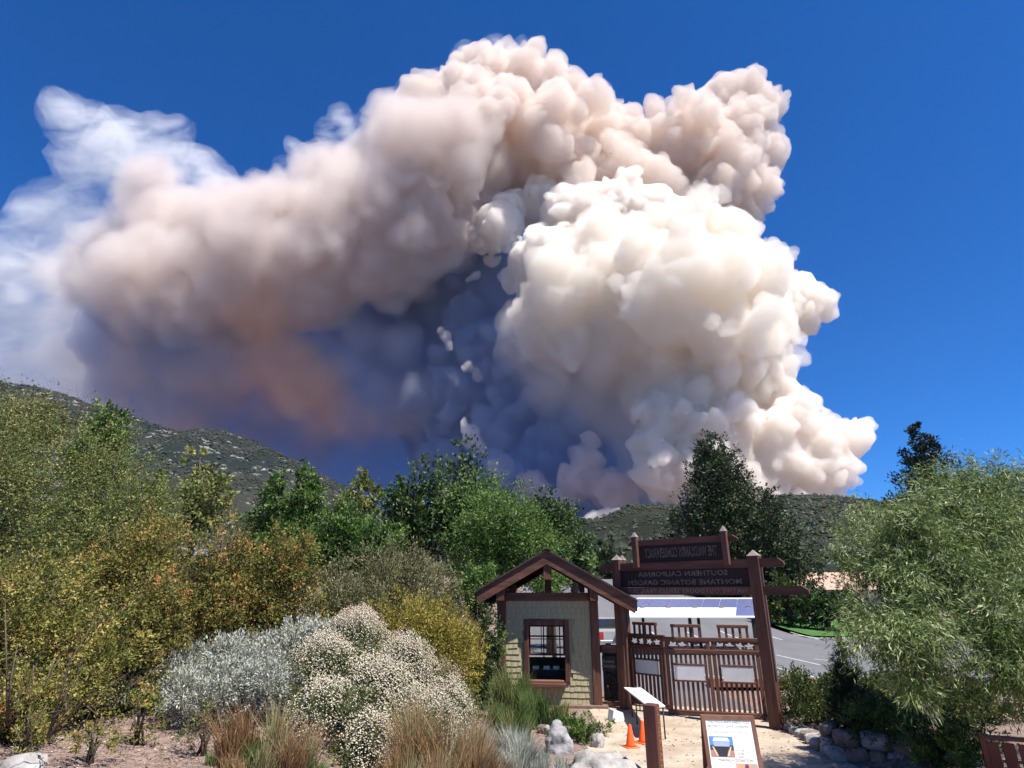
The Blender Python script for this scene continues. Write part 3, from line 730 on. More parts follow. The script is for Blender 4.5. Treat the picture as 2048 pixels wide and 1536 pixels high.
def ridge_hill(name, prof, Y, depth, base, m, nx=200, nt=50, gully=.22, jag=4.0, seed=1, label=None):
    us = np.array([p[0] for p in prof], float); vs = np.array([p[1] for p in prof], float)
    uu = np.linspace(us[0], us[-1], nx); vv = np.interp(uu, us, vs)
    R = np.array([at(u, v, Y) for u, v in zip(uu, vs[0] * 0 + vv)])
    tt = np.concatenate([np.linspace(-.5, 0, 12)[:-1], np.linspace(0, 1, nt)])
    V = np.zeros((len(tt), nx, 3))
    for j, t in enumerate(tt):
        yy = R[:, 1] - t * depth
        if t >= 0: zz = base + (R[:, 2] - base) * ((1 - t) ** 1.08)
        else: zz = R[:, 2] + t * (R[:, 2] - base) * 1.2
        V[j, :, 0] = R[:, 0] * (1 - .18 * max(t, 0)); V[j, :, 1] = yy; V[j, :, 2] = zz
    amp = (R[:, 2] - base)
    o = Vector((seed * 13.1, seed * 7.7, 0))
    for j, t in enumerate(tt):
        w = gully * min(1, max(t, 0) * 5) * (1 - max(t, 0)) ** .5 if t >= 0 else 0
        for i in range(nx):
            p = Vector(V[j, i]) / (depth * .30)
            f = mn.ridged_multi_fractal(Vector((p.x * 1.2, p.y * .55, 0)) + o, 1.0, 2.1, 5, 1.0, 2.0) - 1.1
            V[j, i, 2] += w * amp[i] * f * .30 + jag * mn.fractal(Vector(V[j, i]) / 40 + o, 1.0, 2.0, 3)
    ny = len(tt)
    ii = (np.arange(ny - 1)[:, None] * nx + np.arange(nx - 1)[None, :])
    F = np.stack([ii, ii + nx, ii + nx + 1, ii + 1], -1).reshape(-1, 4)
    ob = link(name, quads_mesh(name, V.reshape(-1, 3), F, smooth=True), m)
    tag(ob, label, kind='structure')
    hill_records[name] = V
    return ob
HM1 = hill_mat('mountain_chaparral', (.013, .019, .018), (.034, .033, .028), (.24, .23, .225), .009, .055)
HM2 = hill_mat('hill_chaparral', (.010, .014, .009), (.026, .028, .018), (.13, .115, .095), .014, -.03)
LEFT = [(-500,640),(-300,690),(-150,722),(0,762),(60,772),(130,787),(190,812),(240,820),(300,846),(360,863),(400,857),(450,862),(520,888),(600,927),(680,967),(740,1002),(800,1042),(880,1090),(980,1135),(1080,1160)]
ridge_hill('mountain', LEFT, 2300, 1500, 8, HM1, jag=7, seed=2, label='chaparral mountainside with pale rock falling to the right behind the trees')
SPUR = [(-300,860),(0,900),(150,900),(300,930),(420,985),(500,1035),(600,1060),(720,1075),(840,1090),(950,1130),(1050,1150)]
ridge_hill('hill', SPUR, 1500, 800, 6, HM1, nx=180, nt=40, jag=4, seed=7, label='lower brown scrub spur in front of the left mountain')
RIGHT = [(880,1130),(960,1090),(1040,1062),(1100,1048),(1150,1042),(1200,1040),(1230,1024),(1262,1010),(1340,1012),(1400,1022),(1470,1014),(1520,1003),(1560,993),(1620,989),(1700,996),(1760,1012),(1850,1042),(1950,1070),(2100,1090),(2400,1130)]
ridge_hill('hill', RIGHT, 1200, 850, 6, HM2, jag=3.5, seed=4, label='dark brush covered hill on the right below the smoke')
# scrub and trees too many to count on the slopes
ICO_V, ICO_F = None, None
def ico():
    bm = bmesh.new(); bmesh.ops.create_icosphere(bm, subdivisions=1, radius=1)
    v = np.array([x.co[:] for x in bm.verts]); bm.faces.ensure_lookup_table()
    f = np.array([[q.index for q in x.verts] for x in bm.faces]); bm.free(); return v, f
ICO_V = np.array([(1,0,0),(.31,.95,0),(-.81,.59,0),(-.81,-.59,0),(.31,-.95,0),(0,0,1),(0,0,-.6)], float)
ICO_F = np.array([(i, (i+1) % 5, 5) for i in range(5)])
def scatter_scrub(name, V, n, s0, s1, m, tall, seed, label, tmin=11, tmax=None):
    r = np.random.default_rng(seed); ny, nx = V.shape[:2]
    j = (tmin - 2 + (r.random(n) ** 1.3) * ((tmax or ny * .85) - tmin + 2)).astype(int).clip(0, ny - 2); i = r.integers(0, nx - 1, n)
    a, b = r.random(n)[:, None], r.random(n)[:, None]
    P = V[j, i] * (1-a)*(1-b) + V[j+1, i]*a*(1-b) + V[j, i+1]*(1-a)*b + V[j+1, i+1]*a*b
    keep = (pnoise(P[:, 0], P[:, 1], .012, seed) + .7 * pnoise(P[:, 0], P[:, 1], .045, seed + 1) + r.normal(size=n) * .35) > -.10
    P = P[keep]; n = len(P)
    s = s0 + (s1 - s0) * r.random(n) ** 1.8; s *= 1 + .7 * (r.random(n) > .93)
    tv = ICO_V[None] * (1 + .30 * r.normal(size=(n, len(ICO_V), 1)))
    W = tv * s[:, None, None] * np.array([1, 1, tall])[None, None] + P[:, None, :] + np.array([0, 0, 1])[None, None] * (s * .35 * tall)[:, None, None]
    F = ICO_F[None] + (np.arange(n) * len(ICO_V))[:, None, None]
    tint = np.repeat(r.random(n), len(ICO_F))
    ob = link(name, quads_mesh(name, W.reshape(-1, 3), F.reshape(-1, 3), tint), m)
    tag(ob, label, kind='stuff')
SCRUB = leaf_mat('scrub', [(0, (.010, .016, .009)), (.6, (.022, .030, .017)), (1, (.05, .053, .03))], trans=.1)
SCRUBB = leaf_mat('far_scrub', [(0, (.012, .019, .014)), (.6, (.022, .031, .022)), (1, (.045, .05, .035))], trans=.1)
hs = [o.name for o in scene.objects if o.name.startswith(('hill', 'mountain'))]
scatter_scrub('mountain_scrub', hill_records['mountain'], 36000, 2.2, 5.0, SCRUBB, 1.35, 5, 'dark trees and scrub dotted over the left mountain')
scatter_scrub('hill_scrub', hill_records['hill'], 30000, 1.5, 4.0, SCRUB, 1.0, 6, 'dense dark brush covering the right hill')
VOX = 19
# ------------------------------------------------------------------ smoke of the wildfire
import openvdb
def unit_dirs(n, rg):
    v = rg.normal(size=(n, 3))
    return v / np.linalg.norm(v, axis=1)[:, None]
def billows(pr, rg, levels=((14, .40, .62), (10, .36, .58)), squash=0.0):
    """cauliflower: every puff carries smaller puffs on its surface, and those smaller ones again"""
    out = [pr]
    cur = pr
    for n, k, kmax in levels:
        m = len(cur)
        d = unit_dirs(m * n, rg)
        par = np.repeat(cur, n, axis=0)
        r = par[:, 3] * rg.uniform(k * .55, kmax * .8, m * n)
        c = par[:, :3] + d * (par[:, 3] * rg.uniform(.72, .98, m * n))[:, None]
        cur = np.column_stack([c, r])
        keep = (d[:, 1] < .35) & (cur[:, 3] > 8)      # the far side is never seen from anywhere near here
        cur = cur[keep]
        out.append(cur)
    return out
WAVES = [(np.random.default_rng(100 + i).normal(size=3), np.random.default_rng(200 + i).normal(size=3), np.random.default_rng(300 + i).uniform(0, 6.28)) for i in range(18)]
def curl_warp(v):
    """turbulent drift of the smoke surface: smooth pushes from 900 m down to 60 m"""
    out = v.astype(np.float32).copy()
    for i, (k, a, ph) in enumerate(WAVES):
        wl_ = 900.0 * (0.86 ** i)
        k = k / np.linalg.norm(k) * (2 * math.pi / wl_)
        a = a / np.linalg.norm(a) * wl_ * (.030 + .0012 * i)
        s = np.sin(out @ k.astype(np.float32) + np.float32(ph))
        out += s[:, None] * a.astype(np.float32)
    return out
FLIP = 1
def worley(P, s):
    """distance to the nearest of one scattered point per cell of size s, in units of s"""
    Q = P / s; C = np.floor(Q).astype(np.int64); best = np.full(len(P), 9.0, np.float32)
    for i in (-1, 0, 1):
        for j in (-1, 0, 1):
            for k in (-1, 0, 1):
                c = C + (i, j, k)
                h = (c[:, 0] * 73856093) ^ (c[:, 1] * 19349663) ^ (c[:, 2] * 83492791)
                o = np.stack([((h * m) & 65535) / 65535.0 for m in (2654435761, 40503, 97561)], 1)
                best = np.minimum(best, ((c + o - Q) ** 2).sum(1))
    return np.sqrt(best)
def volume_mesh(name, balls, vox, mat, iso=0.0, adapt=.0, knobs=0.0):
    """union of balls as a signed distance field, turned into one closed mesh"""
    allb = np.concatenate(balls)
    allb = allb[allb[:, 3] > vox * .9]
    lo = (allb[:, :3] - allb[:, 3:4]).min(0) - 3 * vox
    hi = (allb[:, :3] + allb[:, 3:4]).max(0) + 3 * vox
    dim = np.ceil((hi - lo) / vox).astype(int) + 1
    bgv = 3.0 * vox
    F = np.full(dim, bgv, np.float32)
    P = (allb[:, :3] - lo) / vox
    R = allb[:, 3] / vox
    order = np.argsort(-R)
    big = {}
    for i in order:
        p, r = P[i], R[i]
        ci = tuple(p.astype(int))
        if F[ci] <= -min(2.9, r) * vox: continue      # buried
        a = np.maximum(np.floor(p - r - 2.5).astype(int), 0)
        b = np.minimum(np.ceil(p + r + 2.5).astype(int) + 1, dim)
        if (b <= a).any(): continue
        gx = np.arange(a[0], b[0], dtype=np.float32) - np.float32(p[0])
        gy = np.arange(a[1], b[1], dtype=np.float32) - np.float32(p[1])
        gz = np.arange(a[2], b[2], dtype=np.float32) - np.float32(p[2])
        d = np.sqrt((gx * gx)[:, None, None] + (gy * gy)[None, :, None] + (gz * gz)[None, None, :])
        d -= np.float32(r); d *= np.float32(vox)
        S = F[a[0]:b[0], a[1]:b[1], a[2]:b[2]]
        np.minimum(S, d, out=S)
    np.clip(F, -bgv, bgv, out=F)
    g = openvdb.FloatGrid(bgv)
    g.copyFromArray(F)
    v, t3, q = g.convertToPolygons(iso * vox, adapt)
    v = curl_warp(np.asarray(v, np.float32) * vox + lo)
    t3 = np.asarray(t3, np.int32).reshape(-1, 3); q = np.asarray(q, np.int32).reshape(-1, 4)
    t3, q = t3[:, ::FLIP], q[:, ::FLIP]
    me = bpy.data.meshes.new(name)
    me.vertices.add(len(v)); me.vertices.foreach_set('co', v.astype(np.float32).ravel())
    me.loops.add(t3.size + q.size); me.loops.foreach_set('vertex_index', np.concatenate([t3.ravel(), q.ravel()]))
    me.polygons.add(len(t3) + len(q))
    me.polygons.foreach_set('loop_start', np.concatenate([np.arange(len(t3)) * 3, t3.size + np.arange(len(q)) * 4]).astype(np.int32))
    me.update()
    if knobs:                     # cauliflower knobs pushed out along the surface normals, two sizes
        nv = np.zeros(len(v) * 3, np.float32); me.vertex_normals.foreach_get('vector', nv); nv = nv.reshape(-1, 3)
        d = np.zeros(len(v))
        for sc, am in ((120.0, .20), (55.0, .28)):
            d += (.55 - worley(v.astype(float) + 31.7 * sc, sc)) * am * sc * knobs
        me.vertices.foreach_set('co', (v + nv * d[:, None]).astype(np.float32).ravel()); me.update()
    me.materials.append(mat)
    ob = bpy.data.objects.new(name, me)
    col.objects.link(ob)
    print(name, dim, 'balls', len(allb), 'tris', len(t3) + 2 * len(q), 't', round(time.time() - T0, 1))
    return ob
def smoke_mat(name, density, color, aniso=0.0, torn=None):
    m = bpy.data.materials.new(name); m.use_nodes = True
    n, l = m.node_tree.nodes, m.node_tree.links
    n.clear()
    o = n.new('ShaderNodeOutputMaterial'); pv = n.new('ShaderNodeVolumePrincipled')
    pv.inputs['Density'].default_value = density
    pv.inputs['Color'].default_value = (*color, 1)
    pv.inputs['Anisotropy'].default_value = aniso
    if torn:
        tc = n.new('ShaderNodeTexCoord'); wm = n.new('ShaderNodeMapping'); wm.inputs['Rotation'].default_value = (0, math.radians(38), 0); wm.inputs['Scale'].default_value = (.36, 1, 1); nz = n.new('ShaderNodeTexNoise'); mp = n.new('ShaderNodeMapRange')
        nz.inputs['Scale'].default_value = 1.0 / torn; nz.inputs['Detail'].default_value = 4; nz.inputs['Roughness'].default_value = .62
        nz.inputs['Distortion'].default_value = 1.2
        mp.inputs['From Min'].default_value = .36; mp.inputs['From Max'].default_value = .72
        mp.inputs['To Max'].default_value = density
        l.new(tc.outputs['Object'], wm.inputs['Vector']); l.new(wm.outputs[0], nz.inputs['Vector']); l.new(nz.outputs[0], mp.inputs[0]); l.new(mp.outputs[0], pv.inputs['Density'])
    l.new(pv.outputs[0], o.inputs['Volume'])
    return m
KM = 1000.0
def puffs(rows, rg, jit=.10, depth_copies=1, dd=.45):
    out = []
    for u, v, r, Y in rows:
        p = at(u, v, Y * KM)
        R = r / px_per_m(p) * .84
        out.append((*p, R))
        for k in range(depth_copies):
            s = rg.choice([-1, 1])
            out.append((p[0] + rg.normal() * .2 * R, p[1] + s * dd * R * rg.uniform(.6, 1.6), p[2] + rg.normal() * .15 * R, R * rg.uniform(.72, .9)))
    return np.array(out)
COLUMN = [(1300,640,215,4.3),(1180,600,130,4.25),(1120,660,100,4.3),(1400,560,130,4.3),(1230,520,110,4.4),(1450,660,135,4.3),
 (1090,525,85,4.6),(1000,455,62,4.75),(958,470,40,4.8),(1010,420,48,4.8),(1080,395,52,4.85),(1150,430,85,4.7),(1230,430,85,4.7),(1310,460,85,4.6),
 (1480,525,62,4.4),(1530,590,62,4.45),(1590,590,52,4.5),(1630,610,42,4.5),(1605,640,46,4.5),(1578,672,38,4.5),(1560,620,60,4.5),
 (1500,740,105,4.1),(1400,780,125,4.1),(1360,850,92,4.0),(1550,810,75,4.1),(1440,890,105,3.95),(1590,860,75,4.0),(1640,880,62,4.0),(1690,880,36,4.0),
 (1540,910,92,3.95),(1620,930,78,3.95),(1560,965,80,3.9),(1640,965,52,3.9),(1310,890,52,3.95),(1300,830,40,3.95),(1330,940,70,3.95),(1400,960,80,3.9),(1480,970,80,3.9)]
ANVIL = [(1012,105,30,5.2),(1000,160,62,5.2),(950,190,82,5.2),(885,235,85,5.1),(1045,200,95,5.2),(1130,245,95,5.2),(950,300,150,5.1),(1060,330,150,5.2),(1200,300,105,5.3),
 (1290,300,95,5.4),(1365,315,105,5.4),(1430,310,100,5.4),(1415,225,55,5.5),(1530,215,42,5.45),(1540,300,42,5.45),(1440,205,65,5.5),(1488,200,62,5.5),(1505,265,52,5.5),(1460,290,85,5.5),(1495,390,68,5.4),(1530,375,38,5.4),
 (1440,400,85,5.4),(1390,430,60,5.4),(1470,430,55,5.4),(1240,370,90,5.1),(1320,390,60,5.1),(1150,380,80,5.0),
 (800,290,78,5.0),(755,335,65,5.0),(860,370,135,4.9),(720,385,75,4.9),(660,405,80,4.8),(600,430,75,4.8),(535,450,80,4.7),(470,465,80,4.7),(405,450,65,4.7),(310,390,58,4.7),
 (340,470,95,4.7),(265,530,92,4.7),(205,560,70,4.7),(740,480,140,4.8),(620,540,135,4.8),(480,560,130,4.7),(360,590,120,4.7),(880,440,110,4.9)]
DARK = [(800,560,135,5.7),(900,580,110,5.6),(700,640,150,5.8),(560,680,130,5.6),(430,680,130,5.3),(330,660,110,5.1),(250,690,80,5.0),(380,780,140,5.5),(300,800,90,5.3),(240,760,60,5.2),
 (500,840,140,5.8),(640,800,150,6.0),(780,760,150,6.0),(900,700,110,5.8),(620,920,130,6.0),(760,900,150,6.1),(880,880,120,6.0),(900,980,120,6.0),(740,1000,120,6.1),(420,870,90,5.6),
 (1000,720,100,5.0),(940,780,95,5.1),(1060,800,110,4.8),(1150,860,100,4.6),(1190,740,110,4.6),(1010,880,90,4.9),(1090,930,85,4.7),(1180,950,80,4.5),(1260,960,70,4.4),(1000,980,90,4.8),(1110,1000,80,4.6),(1240,1000,70,4.4)]
LIT = [(985,905,30,4.6),(1005,935,34,4.6),(965,935,30,4.6),(1030,965,36,4.6),(945,875,26,4.6),(930,860,16,4.6),(955,900,18,4.6),(890,675,18,4.9),(880,660,12,4.9),(955,640,22,4.9),(940,750,20,4.8),(955,760,14,4.8),(1010,700,30,4.7),(990,680,20,4.7),(955,555,16,4.9),(1170,930,26,4.2),(1150,960,30,4.2),(1190,970,26,4.2),(1180,910,16,4.2),(1060,970,20,4.2),(1110,985,22,4.2),(600,650,13,5.0),(585,652,10,5.0),(960,910,20,4.5),(1050,1000,18,4.2),(1130,1000,20,4.2)]
RIDGE = [(1165,1032,12,3.75),(1180,1025,14,3.75),(1200,1025,17,3.75),(1222,1022,16,3.75),(1240,1020,13,3.75)]
CRISP = [r for r in COLUMN if r[2] <= 88 and r[1] < 540 and r[0] < 1400]
COLUMN = [r for r in COLUMN if r not in CRISP]
THIN = [(120,215,26,5.0),(145,250,40,5.0),(190,255,44,5.0),(250,275,42,5.0),(320,275,40,5.0),(355,270,26,5.0),(230,340,55,5.1),(300,330,45,5.1),(400,340,42,5.0),(440,370,36,5.0),(480,390,30,5.0),(150,330,36,5.1),(100,440,60,5.3),(60,470,40,5.3),(170,430,50,5.2),(200,480,50,5.2),(60,540,80,5.4),(140,560,80,5.4),
 (30,640,90,5.6),(130,660,90,5.6),(90,740,100,5.7),(200,760,80,5.7),(10,780,80,5.8),(300,850,60,5.8),(230,830,80,5.8),(330,900,70,5.9),(170,740,80,5.6),(0,560,60,5.5),(140,800,70,5.8)]
WISP = [(650,265,26,5.0),(690,245,26,5.0),(740,235,26,5.0),(780,205,24,5.1),(820,185,24,5.1),(860,165,22,5.1),(610,310,26,4.9),(575,335,20,4.9),(640,320,30,4.9),(700,290,30,5.0),(930,112,26,5.2),(985,95,24,5.2),(1040,110,26,5.2),(1090,150,26,5.2),(590,290,18,4.9)]
BROWN = [(330,640,90,4.95),(420,640,95,4.9),(300,720,70,5.0),(390,740,90,5.1),(250,640,60,4.9),(460,720,80,5.0),(380,830,60,5.3),(320,800,60,5.2),(250,770,50,5.2),(210,700,45,5.0)]
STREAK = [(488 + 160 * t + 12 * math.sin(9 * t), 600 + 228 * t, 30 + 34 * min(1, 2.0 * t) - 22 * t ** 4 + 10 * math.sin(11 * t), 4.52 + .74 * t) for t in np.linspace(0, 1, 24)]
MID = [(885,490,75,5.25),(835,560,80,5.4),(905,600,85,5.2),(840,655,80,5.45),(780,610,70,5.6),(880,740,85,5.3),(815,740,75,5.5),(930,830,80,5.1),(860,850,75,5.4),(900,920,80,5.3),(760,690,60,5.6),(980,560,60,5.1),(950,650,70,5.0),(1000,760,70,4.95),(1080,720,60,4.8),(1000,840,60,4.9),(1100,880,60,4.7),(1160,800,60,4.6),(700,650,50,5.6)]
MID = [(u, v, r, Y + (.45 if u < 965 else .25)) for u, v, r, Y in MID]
ROSE = [(1175,925,34,4.25),(1150,965,38,4.25),(1205,975,38,4.25),(1185,890,22,4.25),(1060,965,26,4.3),(1088,990,28,4.3),(1120,1005,32,4.25),(1235,1000,34,4.2),(1000,945,30,4.5),(1040,1010,30,4.4),(1260,960,26,4.2)]
DARK += [(620,1040,110,6.2),(760,1060,110,6.2),(900,1050,110,6.0),(1020,1050,90,5.0),(1130,1050,80,4.8),(1240,1050,80,4.5),(1340,1040,80,4.4),(500,960,110,6.0),(400,930,80,5.9)]
DARK += [(1235,840,60,4.6),(1262,880,62,4.5),(1275,820,50,4.5),(1245,760,60,4.6),(1010,560,70,5.2),(960,520,50,5.3),(1000,620,80,5.1)]
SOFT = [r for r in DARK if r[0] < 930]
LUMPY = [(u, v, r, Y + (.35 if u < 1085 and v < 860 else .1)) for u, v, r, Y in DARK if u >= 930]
COLUMN += [(1420,1030,70,3.95),(1520,1030,70,3.95),(1620,1020,55,3.95)]
rg = np.random.default_rng(11)
FINE = ((30,.30,.60),(18,.34,.62),(10,.38,.64),(8,.40,.64))
def smoke_part(name, rows, mat, vox, copies=1, levels=FINE, label=None, shells=(0,), adapt=.22, knobs=0.0):
    P = billows(puffs(rows, rg, depth_copies=copies), rg, levels)
    for iso in shells:
        ob = volume_mesh(name, P, vox, mat, iso, adapt, knobs)
        ob['kind'] = 'stuff'; ob['label'] = label
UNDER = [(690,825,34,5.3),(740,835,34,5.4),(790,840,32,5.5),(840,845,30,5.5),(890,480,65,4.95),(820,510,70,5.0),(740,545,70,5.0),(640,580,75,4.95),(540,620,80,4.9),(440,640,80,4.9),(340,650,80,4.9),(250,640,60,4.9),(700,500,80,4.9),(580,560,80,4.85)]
TANHAZE = [(165,640,55,5.1),(175,710,65,5.2),(205,780,75,5.3),(270,835,70,5.5),(340,875,60,5.6),(420,900,55,5.7),(150,560,50,5.0)]
LIT = [(948,872,22,4.5),(932,858,14,4.5),(962,890,18,4.5),(940,886,15,4.5),(892,676,15,4.85),(880,664,11,4.85),(900,690,11,4.85),(936,736,12,4.8),(952,752,14,4.8),(926,742,9,4.8),(955,552,12,4.85),(945,560,9,4.85),(600,650,12,4.9),(587,653,9,4.9),(614,652,9,4.9)]
DOME = [r for r in COLUMN if r[2] >= 95 and r[1] < 760]
REST = [r for r in COLUMN if r not in DOME]
ANVR = [r for r in ANVIL if r[0] > 870]
ANVL = [r for r in ANVIL if r[0] <= 870]
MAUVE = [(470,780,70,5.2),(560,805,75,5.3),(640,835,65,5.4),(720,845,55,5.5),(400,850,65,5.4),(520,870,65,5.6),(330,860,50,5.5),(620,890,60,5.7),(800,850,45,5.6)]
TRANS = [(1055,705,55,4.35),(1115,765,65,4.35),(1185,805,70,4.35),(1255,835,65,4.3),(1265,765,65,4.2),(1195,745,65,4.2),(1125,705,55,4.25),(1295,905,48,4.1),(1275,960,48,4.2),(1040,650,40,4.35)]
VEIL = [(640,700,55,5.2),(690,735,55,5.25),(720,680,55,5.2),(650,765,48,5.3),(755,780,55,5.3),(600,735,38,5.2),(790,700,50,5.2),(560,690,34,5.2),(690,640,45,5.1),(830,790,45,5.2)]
HEADS = ((40,.22,.46),(20,.28,.50),(8,.42,.64))
SOFTSH = (-2.6, -1.2, .2, 1.6)
smoke_part('smoke', DOME, smoke_mat('dome_smoke', .0085, (0.948, 0.914, 0.860)), VOX * .75, label='broad soft tan dome in the middle of the smoke column', knobs=0.3)
smoke_part('smoke', REST + RIDGE, smoke_mat('column_smoke', .018, (0.962, 0.929, 0.884)), VOX * .62, levels=HEADS, label='bright tan and white billows of the smoke column rising over the hills', knobs=0.71)
smoke_part('smoke', CRISP, smoke_mat('crisp_smoke', .022, (0.980, 0.953, 0.92)), VOX * .60, levels=HEADS, label='crisp cauliflower smoke heads on the upper column', knobs=0.68)
smoke_part('smoke', LIT, smoke_mat('lit_smoke', .012, (0.93, 0.90, 0.88)), VOX * .62, adapt=.05, levels=HEADS, label='small sunlit puffs before the shaded smoke')
smoke_part('smoke', ANVR, smoke_mat('crown_smoke', .0085, (0.912, 0.846, 0.790)), VOX, 2, levels=HEADS, label='tan smoke crown above the column', knobs=0.62)
smoke_part('smoke', ANVL, smoke_mat('drifting_smoke', .0014, (0.885, 0.820, 0.778)), VOX * 1.2, 2, label='soft smoke crown drifting away to the left', knobs=0.7, shells=(-1.8, -.4, 1.0, 2.2), adapt=.35)
smoke_part('smoke', LUMPY + MID, smoke_mat('shaded_smoke', .008, (0.53, 0.62, 0.79)), VOX, adapt=.18, levels=HEADS, label='blue grey shaded smoke billows at the left foot of the column', knobs=0.35)  # shade of dome and crown is put into the blue grey colour
smoke_part('smoke', ROSE, smoke_mat('rose_smoke', .012, (0.92, 0.84, 0.82)), VOX * .7, label='rose grey smoke billows low over the trees', knobs=0.62)
smoke_part('smoke', TRANS, smoke_mat('tan_grey_smoke', .0011, (0.93, 0.87, 0.845)), VOX * 1.8, levels=((16,.35,.6),(8,.4,.6)), shells=SOFTSH, label='tan grey smoke grading from the dome into the shade')
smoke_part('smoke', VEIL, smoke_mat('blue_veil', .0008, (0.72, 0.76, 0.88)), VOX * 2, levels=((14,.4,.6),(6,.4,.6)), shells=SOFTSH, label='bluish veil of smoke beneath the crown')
smoke_part('smoke', SOFT, smoke_mat('crown_shade_smoke', .0022, (0.46, 0.56, 0.79)), VOX * 2, levels=((20,.4,.6),(8,.4,.6)), label='dark smoke beneath the drifting crown with the shade put into its colour')  # shadow of the crown is put into this dark blue smoke colour
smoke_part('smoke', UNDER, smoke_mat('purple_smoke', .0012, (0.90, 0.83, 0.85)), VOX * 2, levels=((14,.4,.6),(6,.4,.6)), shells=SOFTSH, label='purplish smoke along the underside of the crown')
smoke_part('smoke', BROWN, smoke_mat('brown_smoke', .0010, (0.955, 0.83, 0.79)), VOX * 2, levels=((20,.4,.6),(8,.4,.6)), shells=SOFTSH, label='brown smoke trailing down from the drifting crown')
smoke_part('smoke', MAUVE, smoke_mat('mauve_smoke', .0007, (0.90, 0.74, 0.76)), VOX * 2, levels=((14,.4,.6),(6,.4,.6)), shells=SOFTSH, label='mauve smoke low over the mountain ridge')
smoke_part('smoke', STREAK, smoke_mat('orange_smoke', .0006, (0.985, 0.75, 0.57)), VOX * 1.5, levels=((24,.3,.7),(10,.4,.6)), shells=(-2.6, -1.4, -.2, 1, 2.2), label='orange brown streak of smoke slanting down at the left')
smoke_part('thin_smoke', TANHAZE, smoke_mat('tan_haze', .0006, (0.975, 0.91, 0.865)), VOX * 2.6, levels=((12,.4,.6),(6,.4,.6)), shells=(-2.8, -1.6, -.4, .8, 1.9), label='pale tan veil at the left edge of the brown smoke')
smoke_part('thin_smoke', THIN, smoke_mat('thin_smoke', .0019, (0.985, 0.975, 0.96), torn=240), VOX * 2.4, levels=((12,.4,.6),(6,.4,.6)), shells=(-2.4, -1.0, .4, 1.8), label='thin veils of pale smoke drifting off to the left')
smoke_part('thin_smoke', WISP, smoke_mat('smoke_wisps', .0018, (0.98, 0.97, 0.96), torn=150), VOX * 1.5, levels=((10,.4,.6),), shells=(-2, -.5, 1.2), label='faint wisps of smoke above the crown')
# ------------------------------------------------------------------ plants
def unit(v): return v / np.maximum(np.linalg.norm(v, axis=1, keepdims=True), 1e-9)
def leaf_quads(P, A, Nn, L, W, tint, bend=0.0, tri=False):
    """rhombic leaves: P base (n,3), A axis, Nn side vector, L length, W width"""
    S = unit(np.cross(A, Nn)); L = L[:, None]; W = W[:, None]
    v0 = P; v2 = P + A * L + (np.array([0, 0, -1.0]) * L * bend)
    mid = P + A * L * .45 + unit(np.cross(S, A)) * L * .06
    if tri:
        V = np.stack([v0 + S * W * .35, v2, mid - S * W * .65], 1).reshape(-1, 3)
        return V, np.arange(len(V)).reshape(-1, 3), tint
    V = np.stack([v0, mid + S * W * .5, v2, mid - S * W * .5], 1).reshape(-1, 3)
    F = np.arange(len(V)).reshape(-1, 4)
    return V, F, tint
def foliage(rg, blobs, n_leaf, leaf, aspect=.5, clump=.22, per=26, outw=.55, up=.25, droop=0.0, fill=.55, tvar=.28, lump=.30, open_=0.0, tri=False, sweep=(0, 0, 0), spray=.85):
    """leaf cloud: clumps of leaves on and inside a set of ellipsoid lobes (x, y, z, rx, ry, rz)"""
    B = np.array(blobs, float)
    area = (B[:, 3]*B[:, 5] + B[:, 4]*B[:, 5] + B[:, 3]*B[:, 4]); pr = area / area.sum()
    nc = max(8, n_leaf // per)
    bi = rg.choice(len(B), nc, p=pr)
    d = unit(rg.normal(size=(nc, 3)))
    rad = np.where(rg.random(nc) < fill, rg.uniform(.80, 1.06, nc), rg.uniform(.35, .85, nc))
    rad *= 1 + lump * pnoise(d[:, 0]*3 + bi*1.7, d[:, 1]*3 + d[:, 2]*4, 1.0, 5)
    C = B[bi, :3] + d * B[bi, 3:] * rad[:, None]
    if open_: 
        k = rg.random(nc) > open_; C, bi, d = C[k], bi[k], d[k]; nc = len(C)
    cs = clump * rg.uniform(.6, 1.4, nc) * np.cbrt(B[bi, 3]*B[bi, 4]*B[bi, 5])
    ct = .5 + tvar * rg.normal(size=nc)
    ci = np.repeat(np.arange(nc), per); n = len(ci)
    tw = unit(d * .9 + rg.normal(size=(nc, 3)) * .7 + np.array([0, 0, up - droop]) + np.array(sweep))   # each clump is a leafy twig
    off = rg.normal(size=(n, 3)) * .40 + tw[ci] * rg.uniform(-1.1, 1.1, n)[:, None]
    P = C[ci] + off * cs[ci][:, None]
    A = unit(rg.normal(size=(n, 3)) + tw[ci] * spray + d[ci] * outw + unit(off) * outw + np.array([0, 0, up - droop]) + np.array(sweep))
    N_ = rg.normal(size=(n, 3))
    L = leaf * rg.uniform(.65, 1.35, n)
    t = np.clip(ct[ci] + .12 * rg.normal(size=n), 0, 1)
    return leaf_quads(P, A, N_, L, L * aspect, t, droop * .25, tri)
def join(parts):
    V = []; F = []; T = []; o = 0
    for v, f, t in parts:
        V.append(v); F.append(f + o); T.append(t); o += len(v)
    return np.concatenate(V), np.concatenate(F), np.concatenate(T)
BARK = solid('grey_brown_bark', (.07, .05, .038), (.14, .105, .08), scale=6, rough=.9, bump=.5, stretch=(1, 1, .2))
BARKP = solid('pale_bark', (.35, .33, .28), (.50, .47, .41), scale=6, rough=.9, stretch=(1, 1, .2))
TWIG = solid('dry_twig', (.075, .05, .04), (.14, .10, .075), scale=8, rough=.9)
